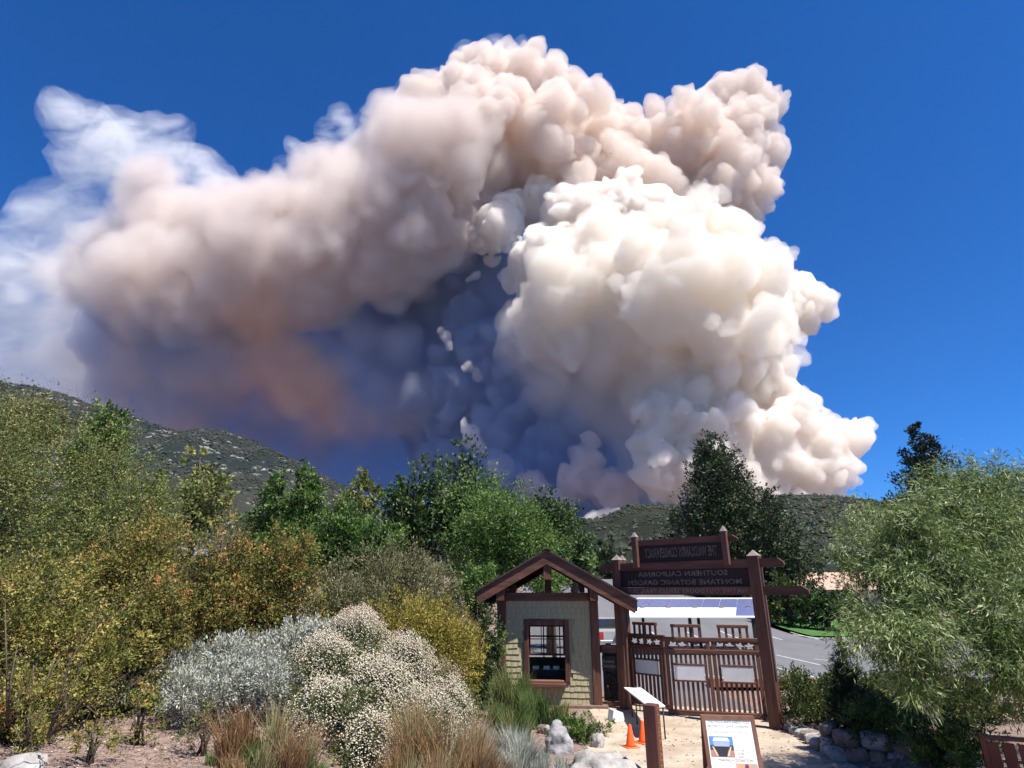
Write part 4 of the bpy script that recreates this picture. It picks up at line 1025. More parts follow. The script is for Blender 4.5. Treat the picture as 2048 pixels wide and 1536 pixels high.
def limbs(rg, top, blobs, r0, n=5):
    """tapered trunk with limbs that reach into the lobes of the crown"""
    s = Shape()
    tx, ty, tz = top
    s.tube([(0, 0, -.25), (tx*.15 + .03, ty*.1, tz*.35), (tx*.6, ty*.6, tz*.7), (tx, ty, tz)], [r0*1.25, r0, r0*.7, r0*.3], 7)
    for k in range(n):
        b = blobs[rg.integers(len(blobs))]
        f = rg.uniform(.3, .8); a = Vector((tx*f*.7, ty*f*.7, tz*f))
        e = Vector(b[:3]) + Vector(rg.normal(size=3) * .35) * min(b[3:])
        m_ = a.lerp(e, .5) + Vector((0, 0, -.06 * (e-a).length))
        s.tube([a, m_, e], [r0*.42, r0*.28, r0*.08], 5)
    return s
def stems(rg, w, h, n, r0, lean=.5):
    s = Shape()
    for k in range(n):
        a = rg.uniform(0, 6.283); d = rg.uniform(.2, 1) * lean
        b = (rg.normal() * .06 * w, rg.normal() * .06 * w, -.1)
        e = (math.cos(a) * w * .5 * d + b[0], math.sin(a) * w * .5 * d, h * rg.uniform(.55, .95))
        m_ = (e[0]*.35, e[1]*.35, e[2]*.5)
        s.tube([b, m_, e], [r0, r0*.7, r0*.25], 5)
    return s
PLANT_N = [0]
def plant(name, label, cat, box, Y, m, n_leaf, leaf, aspect=.5, lobes=7, group=None, trunk=None, shape='round', depth=.9, base=None, seed=None, stem_n=5, cover=4.2, **kw):
    """a tree or shrub that fills the photo box (u0, v_top, u1, v_bottom) at distance Y; its foot stands on the ground"""
    PLANT_N[0] += 1
    rg = np.random.default_rng(seed or 1000 + PLANT_N[0])
    u0, v0, u1, v1 = box
    um = (u0 + u1) / 2
    top = at(um, v0, Y); low = at(um, v1, Y)
    gz = Hs(top.x if base is None else base, Y)
    X = (at(u0, (v0+v1)/2, Y).x + at(u1, (v0+v1)/2, Y).x) / 2
    gz = Hs(X, Y)
    w = abs(at(u1, (v0+v1)/2, Y).x - at(u0, (v0+v1)/2, Y).x)
    zt, zl = top.z - gz, max(low.z - gz, .05)
    if cat != 'tree': zl = .04                                  # shrubs are leafy down to the soil
    tri = aspect > .34                                          # plain small leaves need only one triangle
    leaf = max(leaf, .0050 * Y)
    if cat == 'tree': cover = cover * 1.25
    n_leaf = int(min(58000, cover * w * max(zt - zl, .3) / (leaf * leaf * aspect * .5)))
    kw['tri'] = tri
    h = zt - zl
    t = thing(name, label, cat, (X, Y, gz), 0, group)
    B = []
    if shape == 'cone':
        for k in range(lobes):
            f = (k + .5) / lobes
            B.append((rg.normal()*.05*w, rg.normal()*.05*w, zl + h*f, w*.5*(1.02-f)**.75+.02*w, w*.5*(1.02-f)**.75*depth+.02*w, h*.62/lobes))
    elif shape == 'blunt':
        for k in range(lobes):
            f = (k + .5) / lobes
            ww = w*.5*min(1.0, (1.06 - f)*1.75)**.6
            for q in range(3):
                a = rg.uniform(0, 6.28)
                B.append((math.cos(a)*.22*ww, math.sin(a)*.22*ww, zl + h*f + rg.normal()*.02*h, ww*rg.uniform(.66,.84), ww*rg.uniform(.66,.84), h*rg.uniform(.07,.10)))
    elif shape == 'column':
        for k in range(lobes):
            f = (k + .5) / lobes
            ww = w*.5*(math.sin(math.pi*min(.97, .22+.75*f)))**.6
            a = rg.uniform(0, 6.28)
            B.append((math.cos(a)*.16*w, math.sin(a)*.16*w*depth, zl + h*f, ww*.85, ww*.85*depth, h*.75/lobes))
    else:
        for k in range(lobes):
            a = rg.uniform(0, 6.283); rr_ = .5 * w * rg.uniform(.25, .62) if lobes > 1 else 0
            f = rg.uniform(.30, .74)
            sr = rg.uniform(.24, .36)
            B.append((math.cos(a)*rr_, math.sin(a)*rr_*depth, zl + h*f, w*sr, w*sr*depth, h*sr*rg.uniform(.8, 1.0)))
        B.append((0, 0, zl + h*.48, w*.40, w*.40*depth, h*.40)); B.append((rg.normal()*.08*w, 0, zl + h*.72, w*.26, w*.26*depth, h*.26))
        if zl < .3: B.append((0, 0, zl + h*.18, w*.42, w*.42*depth, h*.2))
    V, F, T = foliage(rg, B, n_leaf, leaf, aspect, **kw)
    link('crown' if trunk else 'foliage', quads_mesh('foliage', V, F, T), m, t)
    if trunk: limbs(rg, (rg.normal()*.05*w, rg.normal()*.05*w, zl + h*.8), B, trunk).build('trunk', BARK, t)
    elif stem_n: stems(rg, w, zt, stem_n, .018 + .004*w).build('stem', TWIG, t)
    t['w'] = w; t['h'] = zt
    return t
G_YEL = leaf_mat('yellow_green_leaves', [(0, (0.045, 0.050, 0.016)), (.3, (0.134, 0.151, 0.034)), (.6, (0.246, 0.241, 0.056)), (.85, (0.392, 0.330, 0.090)), (1, (0.515, 0.370, 0.134))])
G_WIL = leaf_mat('willow_leaves', [(0, (0.052, 0.073, 0.024)), (.4, (0.130, 0.164, 0.045)), (.75, (0.223, 0.250, 0.073)), (1, (0.395, 0.361, 0.130))])
G_FRESH = leaf_mat('fresh_green_leaves', [(0, (0.023, 0.052, 0.010)), (.5, (0.078, 0.143, 0.026)), (1, (0.182, 0.260, 0.052))])
G_DARK = leaf_mat('dark_green_leaves', [(0, (0.014, 0.030, 0.010)), (.5, (0.043, 0.083, 0.023)), (1, (0.128, 0.190, 0.054))], trans=.2)
G_MID = leaf_mat('mid_green_leaves', [(0, (0.022, 0.049, 0.011)), (.5, (0.070, 0.136, 0.028)), (1, (0.176, 0.263, 0.062))])
G_BIRCH = leaf_mat('light_green_leaves', [(0, (.034, .075, .014)), (.5, (.095, .17, .036)), (1, (.20, .28, .075))])
G_CON = leaf_mat('conifer_needles', [(0, (0.016, 0.025, 0.013)), (.55, (0.044, 0.064, 0.028)), (1, (0.113, 0.132, 0.060))], trans=.12)
G_RED = leaf_mat('redwood_needles', [(0, (.006, .014, .010)), (.6, (.014, .028, .018)), (1, (.035, .055, .03))], trans=.1)
G_RUST = leaf_mat('rust_olive_leaves', [(0, (0.047, 0.045, 0.014)), (.35, (0.136, 0.142, 0.035)), (.72, (0.236, 0.218, 0.053)), (.93, (0.342, 0.260, 0.071)), (1, (0.496, 0.236, 0.083))])
G_OLIVE = leaf_mat('olive_grey_leaves', [(0, (0.070, 0.070, 0.034)), (.5, (0.175, 0.175, 0.083)), (1, (0.316, 0.293, 0.142))])
G_GOLD = leaf_mat('golden_leaves', [(0, (0.084, 0.078, 0.014)), (.4, (0.204, 0.186, 0.034)), (.8, (0.360, 0.300, 0.060)), (1, (0.480, 0.372, 0.108))])
G_SAGE = leaf_mat('silver_sage_leaves', [(0, (.14, .145, .105)), (.4, (.31, .32, .255)), (.8, (.52, .53, .45)), (1, (.66, .66, .58))], trans=.2)
G_SILV = leaf_mat('pale_willow_leaves', [(0, (.045, .075, .018)), (.4, (.135, .19, .05)), (.75, (.25, .32, .12)), (1, (.44, .48, .26))])
G_BUCK = leaf_mat('buckwheat_leaves', [(0, (0.042, 0.060, 0.019)), (.5, (0.102, 0.138, 0.042)), (1, (0.204, 0.216, 0.084))])
G_FLOW = leaf_mat('cream_flower_heads', [(0, (.32, .24, .16)), (.35, (.50, .42, .30)), (.7, (.62, .57, .43)), (1, (.72, .69, .56))], trans=.15)
G_PINK = leaf_mat('pinkish_flower_heads', [(0, (.30, .17, .11)), (.4, (.46, .31, .22)), (.8, (.58, .44, .33)), (1, (.66, .56, .44))], trans=.15)
G_HEDGE = leaf_mat('hedge_leaves', [(0, (0.018, 0.030, 0.009)), (.5, (0.060, 0.087, 0.024)), (1, (0.180, 0.203, 0.060))])
G_DRY = leaf_mat('dry_grass_blades', [(0, (.13, .065, .03)), (.3, (.26, .145, .065)), (.65, (.38, .26, .13)), (.85, (.48, .39, .24)), (1, (.24, .26, .10))], trans=.3)
G_GRASS = leaf_mat('green_grass_blades', [(0, (0.042, 0.077, 0.021)), (.5, (0.112, 0.175, 0.049)), (1, (0.280, 0.294, 0.112))])
G_SILGR = leaf_mat('silver_grass_blades', [(0, (.13, .15, .12)), (.5, (.30, .33, .28)), (1, (.50, .51, .43))], trans=.25)

TB = 'trees behind the shrubbery'
# trees beyond the garden
plant('broadleaf_tree', 'rounded yellow lit tree standing alone before the left mountain', 'tree', (338, 908, 462, 1075), 42, G_WIL, 9000, .30, .6, 7, TB, trunk=.22, shape='column', clump=.26)
plant('conical_tree', 'left of two narrow green conical trees with the shorter top', 'tree', (478, 938, 606, 1165), 30, G_MID, 11000, .19, .5, 10, TB, trunk=.16, cover=6.0, shape='cone', clump=.30, droop=.2)
plant('conical_tree', 'taller right hand tree of the two narrow green conical trees', 'tree', (540, 920, 684, 1170), 31, G_MID, 13000, .19, .5, 11, TB, trunk=.17, cover=6.0, shape='cone', clump=.30, droop=.2)
plant('broadleaf_tree', 'low green tree filling the gap right of the conical trees', 'tree', (600, 1000, 730, 1175), 28, G_MID, 9000, .17, .6, 7, TB, trunk=.15, clump=.26)
plant('broadleaf_tree', 'slim tree with yellow green shoulders left of the dark tree group', 'tree', (648, 942, 760, 1150), 34, G_WIL, 9000, .22, .55, 7, TB, trunk=.16, shape='column', clump=.26)
plant('broadleaf_tree', 'low bright green tree before the gappy dark tree', 'tree', (690, 1040, 810, 1180), 27, G_MID, 9000, .17, .6, 7, TB, trunk=.14, clump=.26)
plant('oak_tree', 'gappy dark green tree with a hooked top against the dark smoke', 'tree', (748, 930, 872, 1180), 33, G_DARK, 13000, .24, .6, 8, TB, trunk=.2, clump=.24, lump=.5)
plant('oak_tree', 'tall dark green tree with ragged crown behind the birch', 'tree', (815, 888, 1010, 1170), 34, G_DARK, 19000, .25, .6, 9, TB, trunk=.28, clump=.22, lump=.5)
plant('oak_tree', 'dark green tree rising just left of the kiosk ridge', 'tree', (1040, 975, 1150, 1150), 37, G_DARK, 10000, .25, .6, 7, TB, trunk=.2, clump=.25, lump=.4)
plant('oak_tree', 'bushy dark green tree directly behind the kiosk roof', 'tree', (1090, 1050, 1200, 1175), 40, G_DARK, 8000, .27, .6, 7, TB, trunk=.2, clump=.25, lump=.4)
bt = plant('birch_tree', 'light green fine leaved tree with pale trunk left of the kiosk', 'tree', (890, 962, 1112, 1215), 25, G_BIRCH, 26000, .13, .45, 11, TB, trunk=.10, clump=.20, lump=.4, fill=.6)
for ch in bt.children:
    if ch.name.startswith('trunk'): ch.data.materials[0] = BARKP
plant('broadleaf_tree', 'small round tree seen under the kiosk gable', 'tree', (1060, 1130, 1150, 1200), 30, G_BIRCH, 4000, .16, .5, 5, TB, trunk=.1)
# trees on the right
TR = 'trees beyond the parking lot'
sq = plant('sequoia_tree', 'huge dark blunt topped conifer behind the gateway sign', 'tree', (1338, 880, 1545, 1235), 75, G_CON, 34000, .40, .5, 9, TR, trunk=.8, shape='blunt', clump=.26, lump=.25, tvar=.25, cover=7.0, fill=.8)
plant('conifer_tree', 'second dark conifer lower and right of the huge one', 'tree', (1480, 985, 1640, 1250), 68, G_CON, 22000, .36, .5, 9, TR, trunk=.5, shape='blunt', cover=4.0, clump=.28, lump=.3)
plant('broadleaf_tree', 'round topped green tree above the lawn behind the right gateway post', 'tree', (1525, 1150, 1625, 1262), 56, G_HEDGE, 9000, .34, .6, 7, TR, trunk=.22, clump=.25)
plant('broadleaf_tree', 'green tree at the lawn edge half hidden by the willow', 'tree', (1600, 1165, 1700, 1262), 54, G_DARK, 8000, .34, .6, 7, TR, trunk=.22, clump=.25)
plant('broadleaf_tree', 'low olive green tree right of the carport under the sign beam', 'tree', (1480, 1190, 1560, 1262), 60, G_HEDGE, 6000, .34, .6, 5, TR, trunk=.2)
plant('broadleaf_tree', 'grey green tree seen between the kiosk roof and the gateway', 'tree', (1165, 1075, 1265, 1180), 95, G_CON, 6000, .7, .6, 6, TR, trunk=.35)
plant('broadleaf_tree', 'dark tree filling behind the sign boards', 'tree', (1255, 1090, 1375, 1190), 100, G_CON, 7000, .8, .6, 6, TR, trunk=.35)
plant('redwood_tree', 'dark narrow redwood top above the pale willow', 'tree', (1778, 856, 1962, 1190), 52, G_RED, 17000, .30, .5, 14, TR, trunk=.35, cover=6.0, shape='cone', clump=.30)
for u0, u1, v0, Y_, lab in ((1750, 1905, 1050, 58, 'dark broad tree behind the middle of the willow'), (1885, 2055, 1035, 63, 'dark broad tree behind the right part of the willow'), (2035, 2240, 1040, 60, 'dark broad tree at the right edge behind the willow')):
    plant('broadleaf_tree', lab, 'tree', (u0, v0, u1, 1262), Y_, G_DARK, 8000, .36, .6, 7, TR, trunk=.25, cover=1.6)
# shrub wall on the left bank
SL_ = 'tall shrubs on the left bank'
plant('willow_shrub', 'tall yellow green willow shrub at the far left edge', 'shrub', (-150, 800, 150, 1150), 14, G_WIL, 26000, .062, .42, 10, SL_, clump=.20, lump=.4, droop=.15, stem_n=7)
plant('willow_shrub', 'broad yellow green willow shrub sloping down to the rust shrubs', 'shrub', (60, 850, 345, 1170), 14.6, G_WIL, 28000, .062, .42, 10, SL_, clump=.20, lump=.4, droop=.15, stem_n=7)
plant('elder_tree', 'bright leafy elder top poking above the willow shrubs', 'tree', (145, 815, 262, 1000), 17, G_FRESH, 7000, .12, .6, 6, None, trunk=.07, clump=.28, lump=.4)
plant('broadleaf_tree', 'dark flat tree top on the skyline at the upper left', 'tree', (15, 790, 140, 900), 30, G_OLIVE, 5000, .22, .5, 5, TB, trunk=.15)
plant('conical_tree', 'small dark conifer tucked beside the willow shrubs', 'tree', (280, 945, 345, 1080), 26, G_MID, 5000, .16, .5, 7, TB, trunk=.1, shape='cone', clump=.3)
plant('willow_shrub', 'dense yellow green willow shrub below the elder top', 'shrub', (200, 930, 360, 1110), 16, G_WIL, 12000, .066, .42, 8, SL_, clump=.22, droop=.1)
RU = 'rust and olive sumac shrubs'
plant('sumac_shrub', 'rust and olive sumac shrub with dark gaps at its foot', 'shrub', (150, 1020, 400, 1275), 13, G_RUST, 26000, .048, .6, 10, RU, clump=.18, lump=.35)
plant('sumac_shrub', 'sumac shrub with the most orange leaf tips in the middle', 'shrub', (330, 1022, 560, 1265), 13.4, G_RUST, 26000, .048, .6, 10, RU, clump=.18, lump=.35, seed=77, tvar=.34)
plant('sumac_shrub', 'sumac shrub ending the row before the olive brush', 'shrub', (470, 1060, 640, 1245), 14, G_RUST, 16000, .050, .6, 8, RU, clump=.20, lump=.35)
plant('sumac_shrub', 'low dark rooted sumac shrub in front of the row', 'shrub', (230, 1130, 420, 1275), 12.2, G_RUST, 14000, .044, .6, 7, RU, clump=.2)
OB = 'olive grey brush behind the flowers'
plant('brush_shrub', 'olive grey brush beside the sumac shrubs', 'shrub', (590, 1105, 740, 1260), 16.5, G_OLIVE, 15000, .055, .32, 8, OB, clump=.2, up=.7)
plant('brush_shrub', 'wider olive grey brush under the dark trees', 'shrub', (690, 1085, 870, 1265), 17.5, G_OLIVE, 17000, .058, .32, 8, OB, clump=.2, up=.7)
plant('brush_shrub', 'pale brush with upright tips at the foot of the birch', 'shrub', (790, 1130, 950, 1240), 20, G_OLIVE, 10000, .07, .35, 7, OB, clump=.22, up=.6)
plant('rabbitbrush', 'golden yellow rabbitbrush spreading behind the cream flowers', 'shrub', (735, 1185, 945, 1330), 15.4, G_GOLD, 26000, .050, .32, 10, 'golden rabbitbrush', clump=.17, up=.6)
plant('rabbitbrush', 'narrow golden brush in the shade left of the kiosk', 'shrub', (890, 1225, 965, 1400), 16.8, G_GOLD, 9000, .05, .35, 6, 'golden rabbitbrush', clump=.2, up=.5)
plant('laurel_shrub', 'dark glossy shrub against the left side of the kiosk', 'shrub', (922, 1195, 1008, 1425), 19.4, G_DARK, 9000, .085, .45, 7, None, clump=.24, stem_n=4)
plant('broadleaf_tree', 'green bush between birch trunk and kiosk', 'tree', (900, 1120, 1000, 1260), 22.5, G_BIRCH, 7000, .12, .5, 6, TB, trunk=.06)
# silver sage and buckwheat in flower
SG = 'silver sage shrubs'
def bush(name, label, cat, x, y, w, h, m, cover=4.6, leaf=.06, aspect=.3, group=None, seed=1, lobes=7, stem_n=5, **kw):
    """a low rounded bush standing at x, y"""
    rg = np.random.default_rng(seed); gz = Hs(x, y)
    t = thing(name, label, cat, (x, y, gz), rg.uniform(0, 6), group)
    B = [(0, 0, h*.42, w*.40, w*.36, h*.42)]
    for k in range(lobes):
        a = rg.uniform(0, 6.283); r_ = w * rg.uniform(.15, .36); sr = rg.uniform(.20, .32)
        B.append((math.cos(a)*r_, math.sin(a)*r_, h*rg.uniform(.30, .68), w*sr, w*sr, h*sr*rg.uniform(.9, 1.2)))
    n = int(cover * w * h / (leaf*leaf*aspect*.5))
    V, F, T = foliage(rg, B, n, leaf, aspect, tri=aspect > .34, **kw)
    link('foliage', quads_mesh('foliage', V, F, T), m, t)
    if stem_n: stems(rg, w, h, stem_n, .014).build('stem', TWIG, t)
    t['w'] = w; t['h'] = h
    return t
for k, (x, y, w, h, lab) in enumerate((
    (-5.0, 13.9, 1.9, 1.15, 'tall silver white sage at the back of the flower bed'), (-6.3, 13.6, 1.8, 1.15, 'silver white sage under the sumac shrubs'), (-5.9, 12.4, 1.7, 1.0, 'silver white sage at the left end of the bed'),
    (-4.7, 12.6, 1.7, 1.05, 'broad silver sage in the middle of the bed'), (-4.9, 11.4, 1.4, .85, 'low silver sage at the edge of the mulch'), (-3.9, 13.3, 1.5, .95, 'silver sage mixed with the first cream flowers'),
    (-4.0, 11.6, 1.3, .85, 'small silver sage beside the rusty grass'), (-7.3, 13.0, 1.5, 1.0, 'farthest left silver sage below the willows'), (-6.7, 11.9, 1.3, .8, 'low silver sage before the yellow shrubs'))):
    bush('white_sage', lab, 'shrub', x - .35, y, w * 1.1, h * 1.22, G_SAGE, 5.0, .064, .30, SG, 500 + k, clump=.20, up=.5, outw=.9)
OCT_V = np.array([(1,0,0),(-.5,.87,0),(-.5,-.87,0),(0,0,.75)], float)
OCT_F = np.array([(0,1,3),(1,2,3),(2,0,3),(1,0,2)])
def flower_part(t, rg, n, r, m, w, h, lo=.25, depth=.9, name='flower_heads'):
    d = unit(rg.normal(size=(n, 3))); d[:, 2] = np.abs(d[:, 2]) * 1.2 - .35; d = unit(d)
    k = rg.uniform(.82, 1.10, n) * (1 + .16 * pnoise(d[:, 0]*3, d[:, 1]*3 + d[:, 2]*2, 1.2, 8))
    P = np.column_stack([d[:, 0]*w*.5*k, d[:, 1]*w*.5*depth*k, h*lo + (d[:, 2]*k) * h*(1-lo)])
    P = P[P[:, 2] > .12*h]; n = len(P)
    s = r * rg.uniform(.6, 1.4, n)
    tv = OCT_V[None] * (1 + .25 * rg.normal(size=(n, 4, 1)))
    V = tv * s[:, None, None] + P[:, None]
    F = OCT_F[None] + (np.arange(n) * 4)[:, None, None]
    tint = np.clip(np.repeat(rg.beta(2.2, 1.8, n), 4) + .1 * rg.normal(size=n*4), 0, 1)
    o = link(name, quads_mesh(name, V.reshape(-1, 3), F.reshape(-1, 3), tint), m, t); o['kind'] = 'stuff'
    return o
BW_ = 'buckwheat mounds in flower'
def buckwheat(label, x, y, w, h, m, nf, seed):
    t = bush('buckwheat', label, 'flowering shrub', x, y, w, h, G_BUCK, 1.9, .07, .22, BW_, seed, clump=.22, up=.8)
    rg = np.random.default_rng(seed + 5)
    flower_part(t, rg, int(nf * 1.25), .019, m, w * .98, h * 1.02)
    flower_part(t, rg, int(nf * .55), .023, m, w * .72, h * 1.10, lo=.4)
for k, (x, y, w, h, m_, nf, lab) in enumerate((
    (-3.3, 14.9, 1.9, 1.15, G_PINK, 3600, 'pinkish buckwheat at the back left of the flower bed'), (-2.1, 14.8, 1.8, 1.1, G_PINK, 3400, 'pinkish buckwheat before the golden rabbitbrush'),
    (-1.2, 14.3, 1.5, 1.0, G_PINK, 2600, 'pinkish cream buckwheat at the back right of the bed'), (-3.0, 13.6, 1.8, 1.1, G_FLOW, 3400, 'cream buckwheat on top of the flower bed'),
    (-1.9, 13.5, 1.8, 1.15, G_FLOW, 3600, 'fullest cream buckwheat facing the kiosk'), (-.95, 13.2, 1.4, 1.0, G_FLOW, 2400, 'cream buckwheat at the right end of the bed'),
    (-3.1, 12.3, 1.7, 1.05, G_FLOW, 2600, 'cream buckwheat beside the silver sage'), (-2.1, 12.2, 1.7, 1.05, G_FLOW, 2800, 'cream buckwheat at the middle front of the bed'),
    (-1.2, 12.1, 1.5, 1.0, G_FLOW, 2400, 'cream buckwheat behind the reddish grass'), (-2.7, 11.2, 1.4, .85, G_FLOW, 1200, 'thinly flowered buckwheat showing green stems at the front'),
    (-1.9, 10.9, 1.1, .75, G_FLOW, 800, 'smallest buckwheat at the lower front of the bed'))):
    buckwheat(lab, x - .45, y, w * 1.08, h, m_, int(nf * 1.45), 600 + k)
# near shrubs in the left corner
NL = 'yellowing shrubs in the left corner'
plant('currant_shrub', 'yellow leaved shrub at the left edge of the picture', 'shrub', (-90, 1075, 190, 1330), 10.6, G_YEL, 17000, .046, .6, 10, NL, clump=.18, lump=.4, stem_n=9)
plant('currant_shrub', 'sparse yellow and olive shrub showing bare dark stems', 'shrub', (40, 1190, 330, 1440), 11.2, G_YEL, 11000, .040, .6, 9, NL, clump=.18, lump=.5, stem_n=14, tvar=.34)
plant('currant_shrub', 'yellow green shrub between the sage and the bare stems', 'shrub', (225, 1335, 385, 1440), 11.8, G_YEL, 8000, .036, .6, 8, NL, clump=.19, lump=.5, stem_n=8)
plant('currant_shrub', 'low brown and yellow shrub near the bottom left corner', 'shrub', (-60, 1360, 120, 1500), 9.6, G_RUST, 8000, .036, .6, 8, NL, clump=.2, lump=.5, stem_n=10)
plant('currant_shrub', 'thin yellow shrub with bare stems low at the left edge', 'shrub', (-50, 1300, 215, 1470), 9.7, G_YEL, 5000, .036, .6, 8, NL, clump=.2, lump=.5, stem_n=14, cover=1.9)
for u, v, Y, lab in ((60, 1470, 8.9, 'small yellow sprig by the white boulder'), (190, 1500, 9.0, 'small yellow sprig among the bare branches'), (285, 1440, 10.0, 'low yellow sprig at the edge of the mulch'), (415, 1470, 9.8, 'low olive sprig on the mulch under the sage')):
    plant('sprig', lab, 'shrub', (u-55, v-70, u+55, v+30), Y, G_YEL if 'yellow' in lab else G_OLIVE, 900, .04, .5, 5, 'low sprigs on the mulch', clump=.25, lump=.5, cover=1.1, stem_n=7, up=.6)
# bare twigs reaching up in the corner
def bare_twigs(label, p0, ends, r0=.016):
    t = None; s = Shape(); rg = np.random.default_rng(int(abs(p0[0])*100))
    for e in ends:
        a, e = Vector(p0), Vector(e); m_ = a.lerp(e, .5) + Vector((rg.normal()*.06, rg.normal()*.06, .05))
        s.tube([a, m_, e], [r0, r0*.6, r0*.2], 5)
        for q in (.35, .5, .65, .8):
            b = a.lerp(e, q); d = Vector(rg.normal(size=3)) * .18 + (e-a).normalized() * .22
            s.tube([b, b + d*.6, b + d + Vector((0,0,.05))], [r0*.4, r0*.25, r0*.08], 4)
    o = s.build('bare_branches', TWIG); tag(o, label, 'twigs', 'bare branches in the left corner')
bare_twigs('bare dark branches sweeping up through the yellow shrub', at(95, 1475, 8.6), [at(165, 1330, 8.5), at(215, 1200, 8.7), at(250, 1350, 8.5), at(330, 1330, 8.9), at(140, 1390, 8.3)])
bare_twigs('thin bare branches at the far left edge', at(15, 1450, 8.6), [at(35, 1290, 8.5), at(10, 1200, 8.6), at(60, 1370, 8.5)])
tw = at(158, 812, 13.6); bare_twigs('single bare shoot standing up on the skyline', at(150, 850, 13.6), [at(176, 780, 13.6), at(165, 790, 13.6)], .012)

# ------------------------------------------------------------------ grasses
def grass(label, p, w, h, n, m, width=.008, lean=.35, group=None, name='grass_tuft', cat='grass', dep=1.0, seed=None, straight=False):
    PLANT_N[0] += 1
    rg = np.random.default_rng(seed or 4000 + PLANT_N[0])
    nb = max(5, int(w * 9)); k_ = rg.integers(0, nb, n)
    ca, cr = rg.uniform(0, 6.283, nb), np.sqrt(rg.random(nb)) * .5 * w
    ch = h * (rg.uniform(.45, 1.0, nb) * (1 - .5 * (cr / w)))
    bx = np.cos(ca[k_]) * cr[k_] + rg.normal(size=n) * .055; by = (np.sin(ca[k_]) * cr[k_]) * dep + rg.normal(size=n) * .055
    hh = ch[k_] * rg.uniform(.40, 1.0, n)
    a = rg.uniform(0, 6.283, n)
    da = np.where(rg.random(n) < .6, (ca + rg.normal(size=nb) * .8)[k_] + rg.normal(size=n) * .5, a)
    le = lean * 1.5 * rg.uniform(.05, 1, n) ** 1.4 * hh
    ph = rg.uniform(0, 3.14, n); sx, sy = np.cos(ph), np.sin(ph)
    bt_ = (.25 * rg.normal(size=nb))[k_]
    V = []
    gz0 = Hs(p[0], p[1]); G = H(p[0] + bx, p[1] + by) - gz0
    for f, k in ((0, 1), (.55, .8), (1, .0)):
        cx_, cy_, cz_ = bx + np.cos(da)*le*f*f, by + np.sin(da)*le*f*f, G + hh*f*(1-.12*f)
        V.append(np.column_stack([cx_ - sx*width*k, cy_ - sy*width*k, cz_])); V.append(np.column_stack([cx_ + sx*width*k + (.0005 if k == 0 else 0), cy_ + sy*width*k, cz_]))
    V = np.stack(V, 1).reshape(-1, 3)
    b = (np.arange(n) * 6)[:, None]
    F = np.concatenate([b + np.array([[0,1,3,2]]), b + np.array([[2,3,5,4]])])
    t = np.clip(.55 + bt_ + .18*rg.normal(size=n), 0, 1)
    o = link(name, quads_mesh(name, V, F, np.concatenate([t, t])), m)
    o.location = (p[0], p[1], gz0 - .02)
    tag(o, label, cat, group)
    return o
DG = 'dry grass clumps in the foreground'
def gp(u, v, Y): q = at(u, v, Y); return (q.x, Y)
grass('large clump of reddish dry grass left of the silver grass', gp(890, 1480, 10.4), 1.7, 2.15, 4200, G_DRY, .007, .35, DG)
grass('tall thin dry grass clump before the cream flowers', gp(825, 1480, 9.9), 1.2, 1.6, 2000, G_DRY, .006, .3, DG)
grass('dry straw grass clump at the bottom beside the boulder', gp(960, 1520, 10.9), .9, 1.7, 1600, G_DRY, .006, .35, DG)
grass('rusty mixed grass clump under the sage shrub', gp(545, 1500, 9.2), 1.45, 1.30, 2600, G_DRY, .006, .4, DG)
grass('green grass clump mixed with the rusty one', gp(590, 1510, 9.1), 1.1, .6, 1500, G_GRASS, .008, .5, 'green grass clumps')
grass('green grass clump at the lower left of the flowers', gp(480, 1500, 9.3), .8, .6, 900, G_GRASS, .007, .5, 'green grass clumps')
grass('short pale grass tuft on the bare mulch', gp(735, 1530, 9.0), .6, .40, 500, G_SILGR, .006, .5, 'pale grass tufts')
grass('silver blue grass clump beside the upright boulder', gp(1035, 1520, 12.6), 1.25, 1.25, 3200, G_SILGR, .007, .35, 'silver grass clumps')
grass('smaller silver grass clump at the bottom before the boulder', gp(1110, 1545, 12.4), .75, .62, 1000, G_SILGR, .006, .35, 'silver grass clumps')
grass('narrow silver grass clump left behind the dry grass', gp(960, 1440, 14.0), .5, .95, 700, G_SILGR, .006, .3, 'silver grass clumps')
KG = 'green plants in front of the kiosk'
grass('tall green stalks at the left corner of the kiosk', gp(1025, 1425, 17.8), 1.1, 1.9, 1800, G_GRASS, .010, .25, KG, 'penstemon', 'plant')
grass('green stalks below the kiosk window', gp(1085, 1440, 17.2), 1.3, 1.6, 1700, G_GRASS, .009, .3, KG, 'penstemon', 'plant')
grass('green stalks left of the carved boulder and planting', gp(1010, 1470, 15.4), 1.1, 1.35, 1500, G_GRASS, .009, .35, KG, 'penstemon', 'plant')
plant('ground_shrub', 'low green planting before the kiosk plinth', 'shrub', (1085, 1432, 1225, 1500), 16.2, G_MID, 9000, .05, .45, 8, KG, clump=.2, up=.4, depth=.6)
plant('ground_shrub', 'low green planting at the corner by the rim stones', 'shrub', (1120, 1448, 1222, 1510), 15.4, G_FRESH, 5000, .045, .4, 6, KG, clump=.2, up=.5, depth=.6)

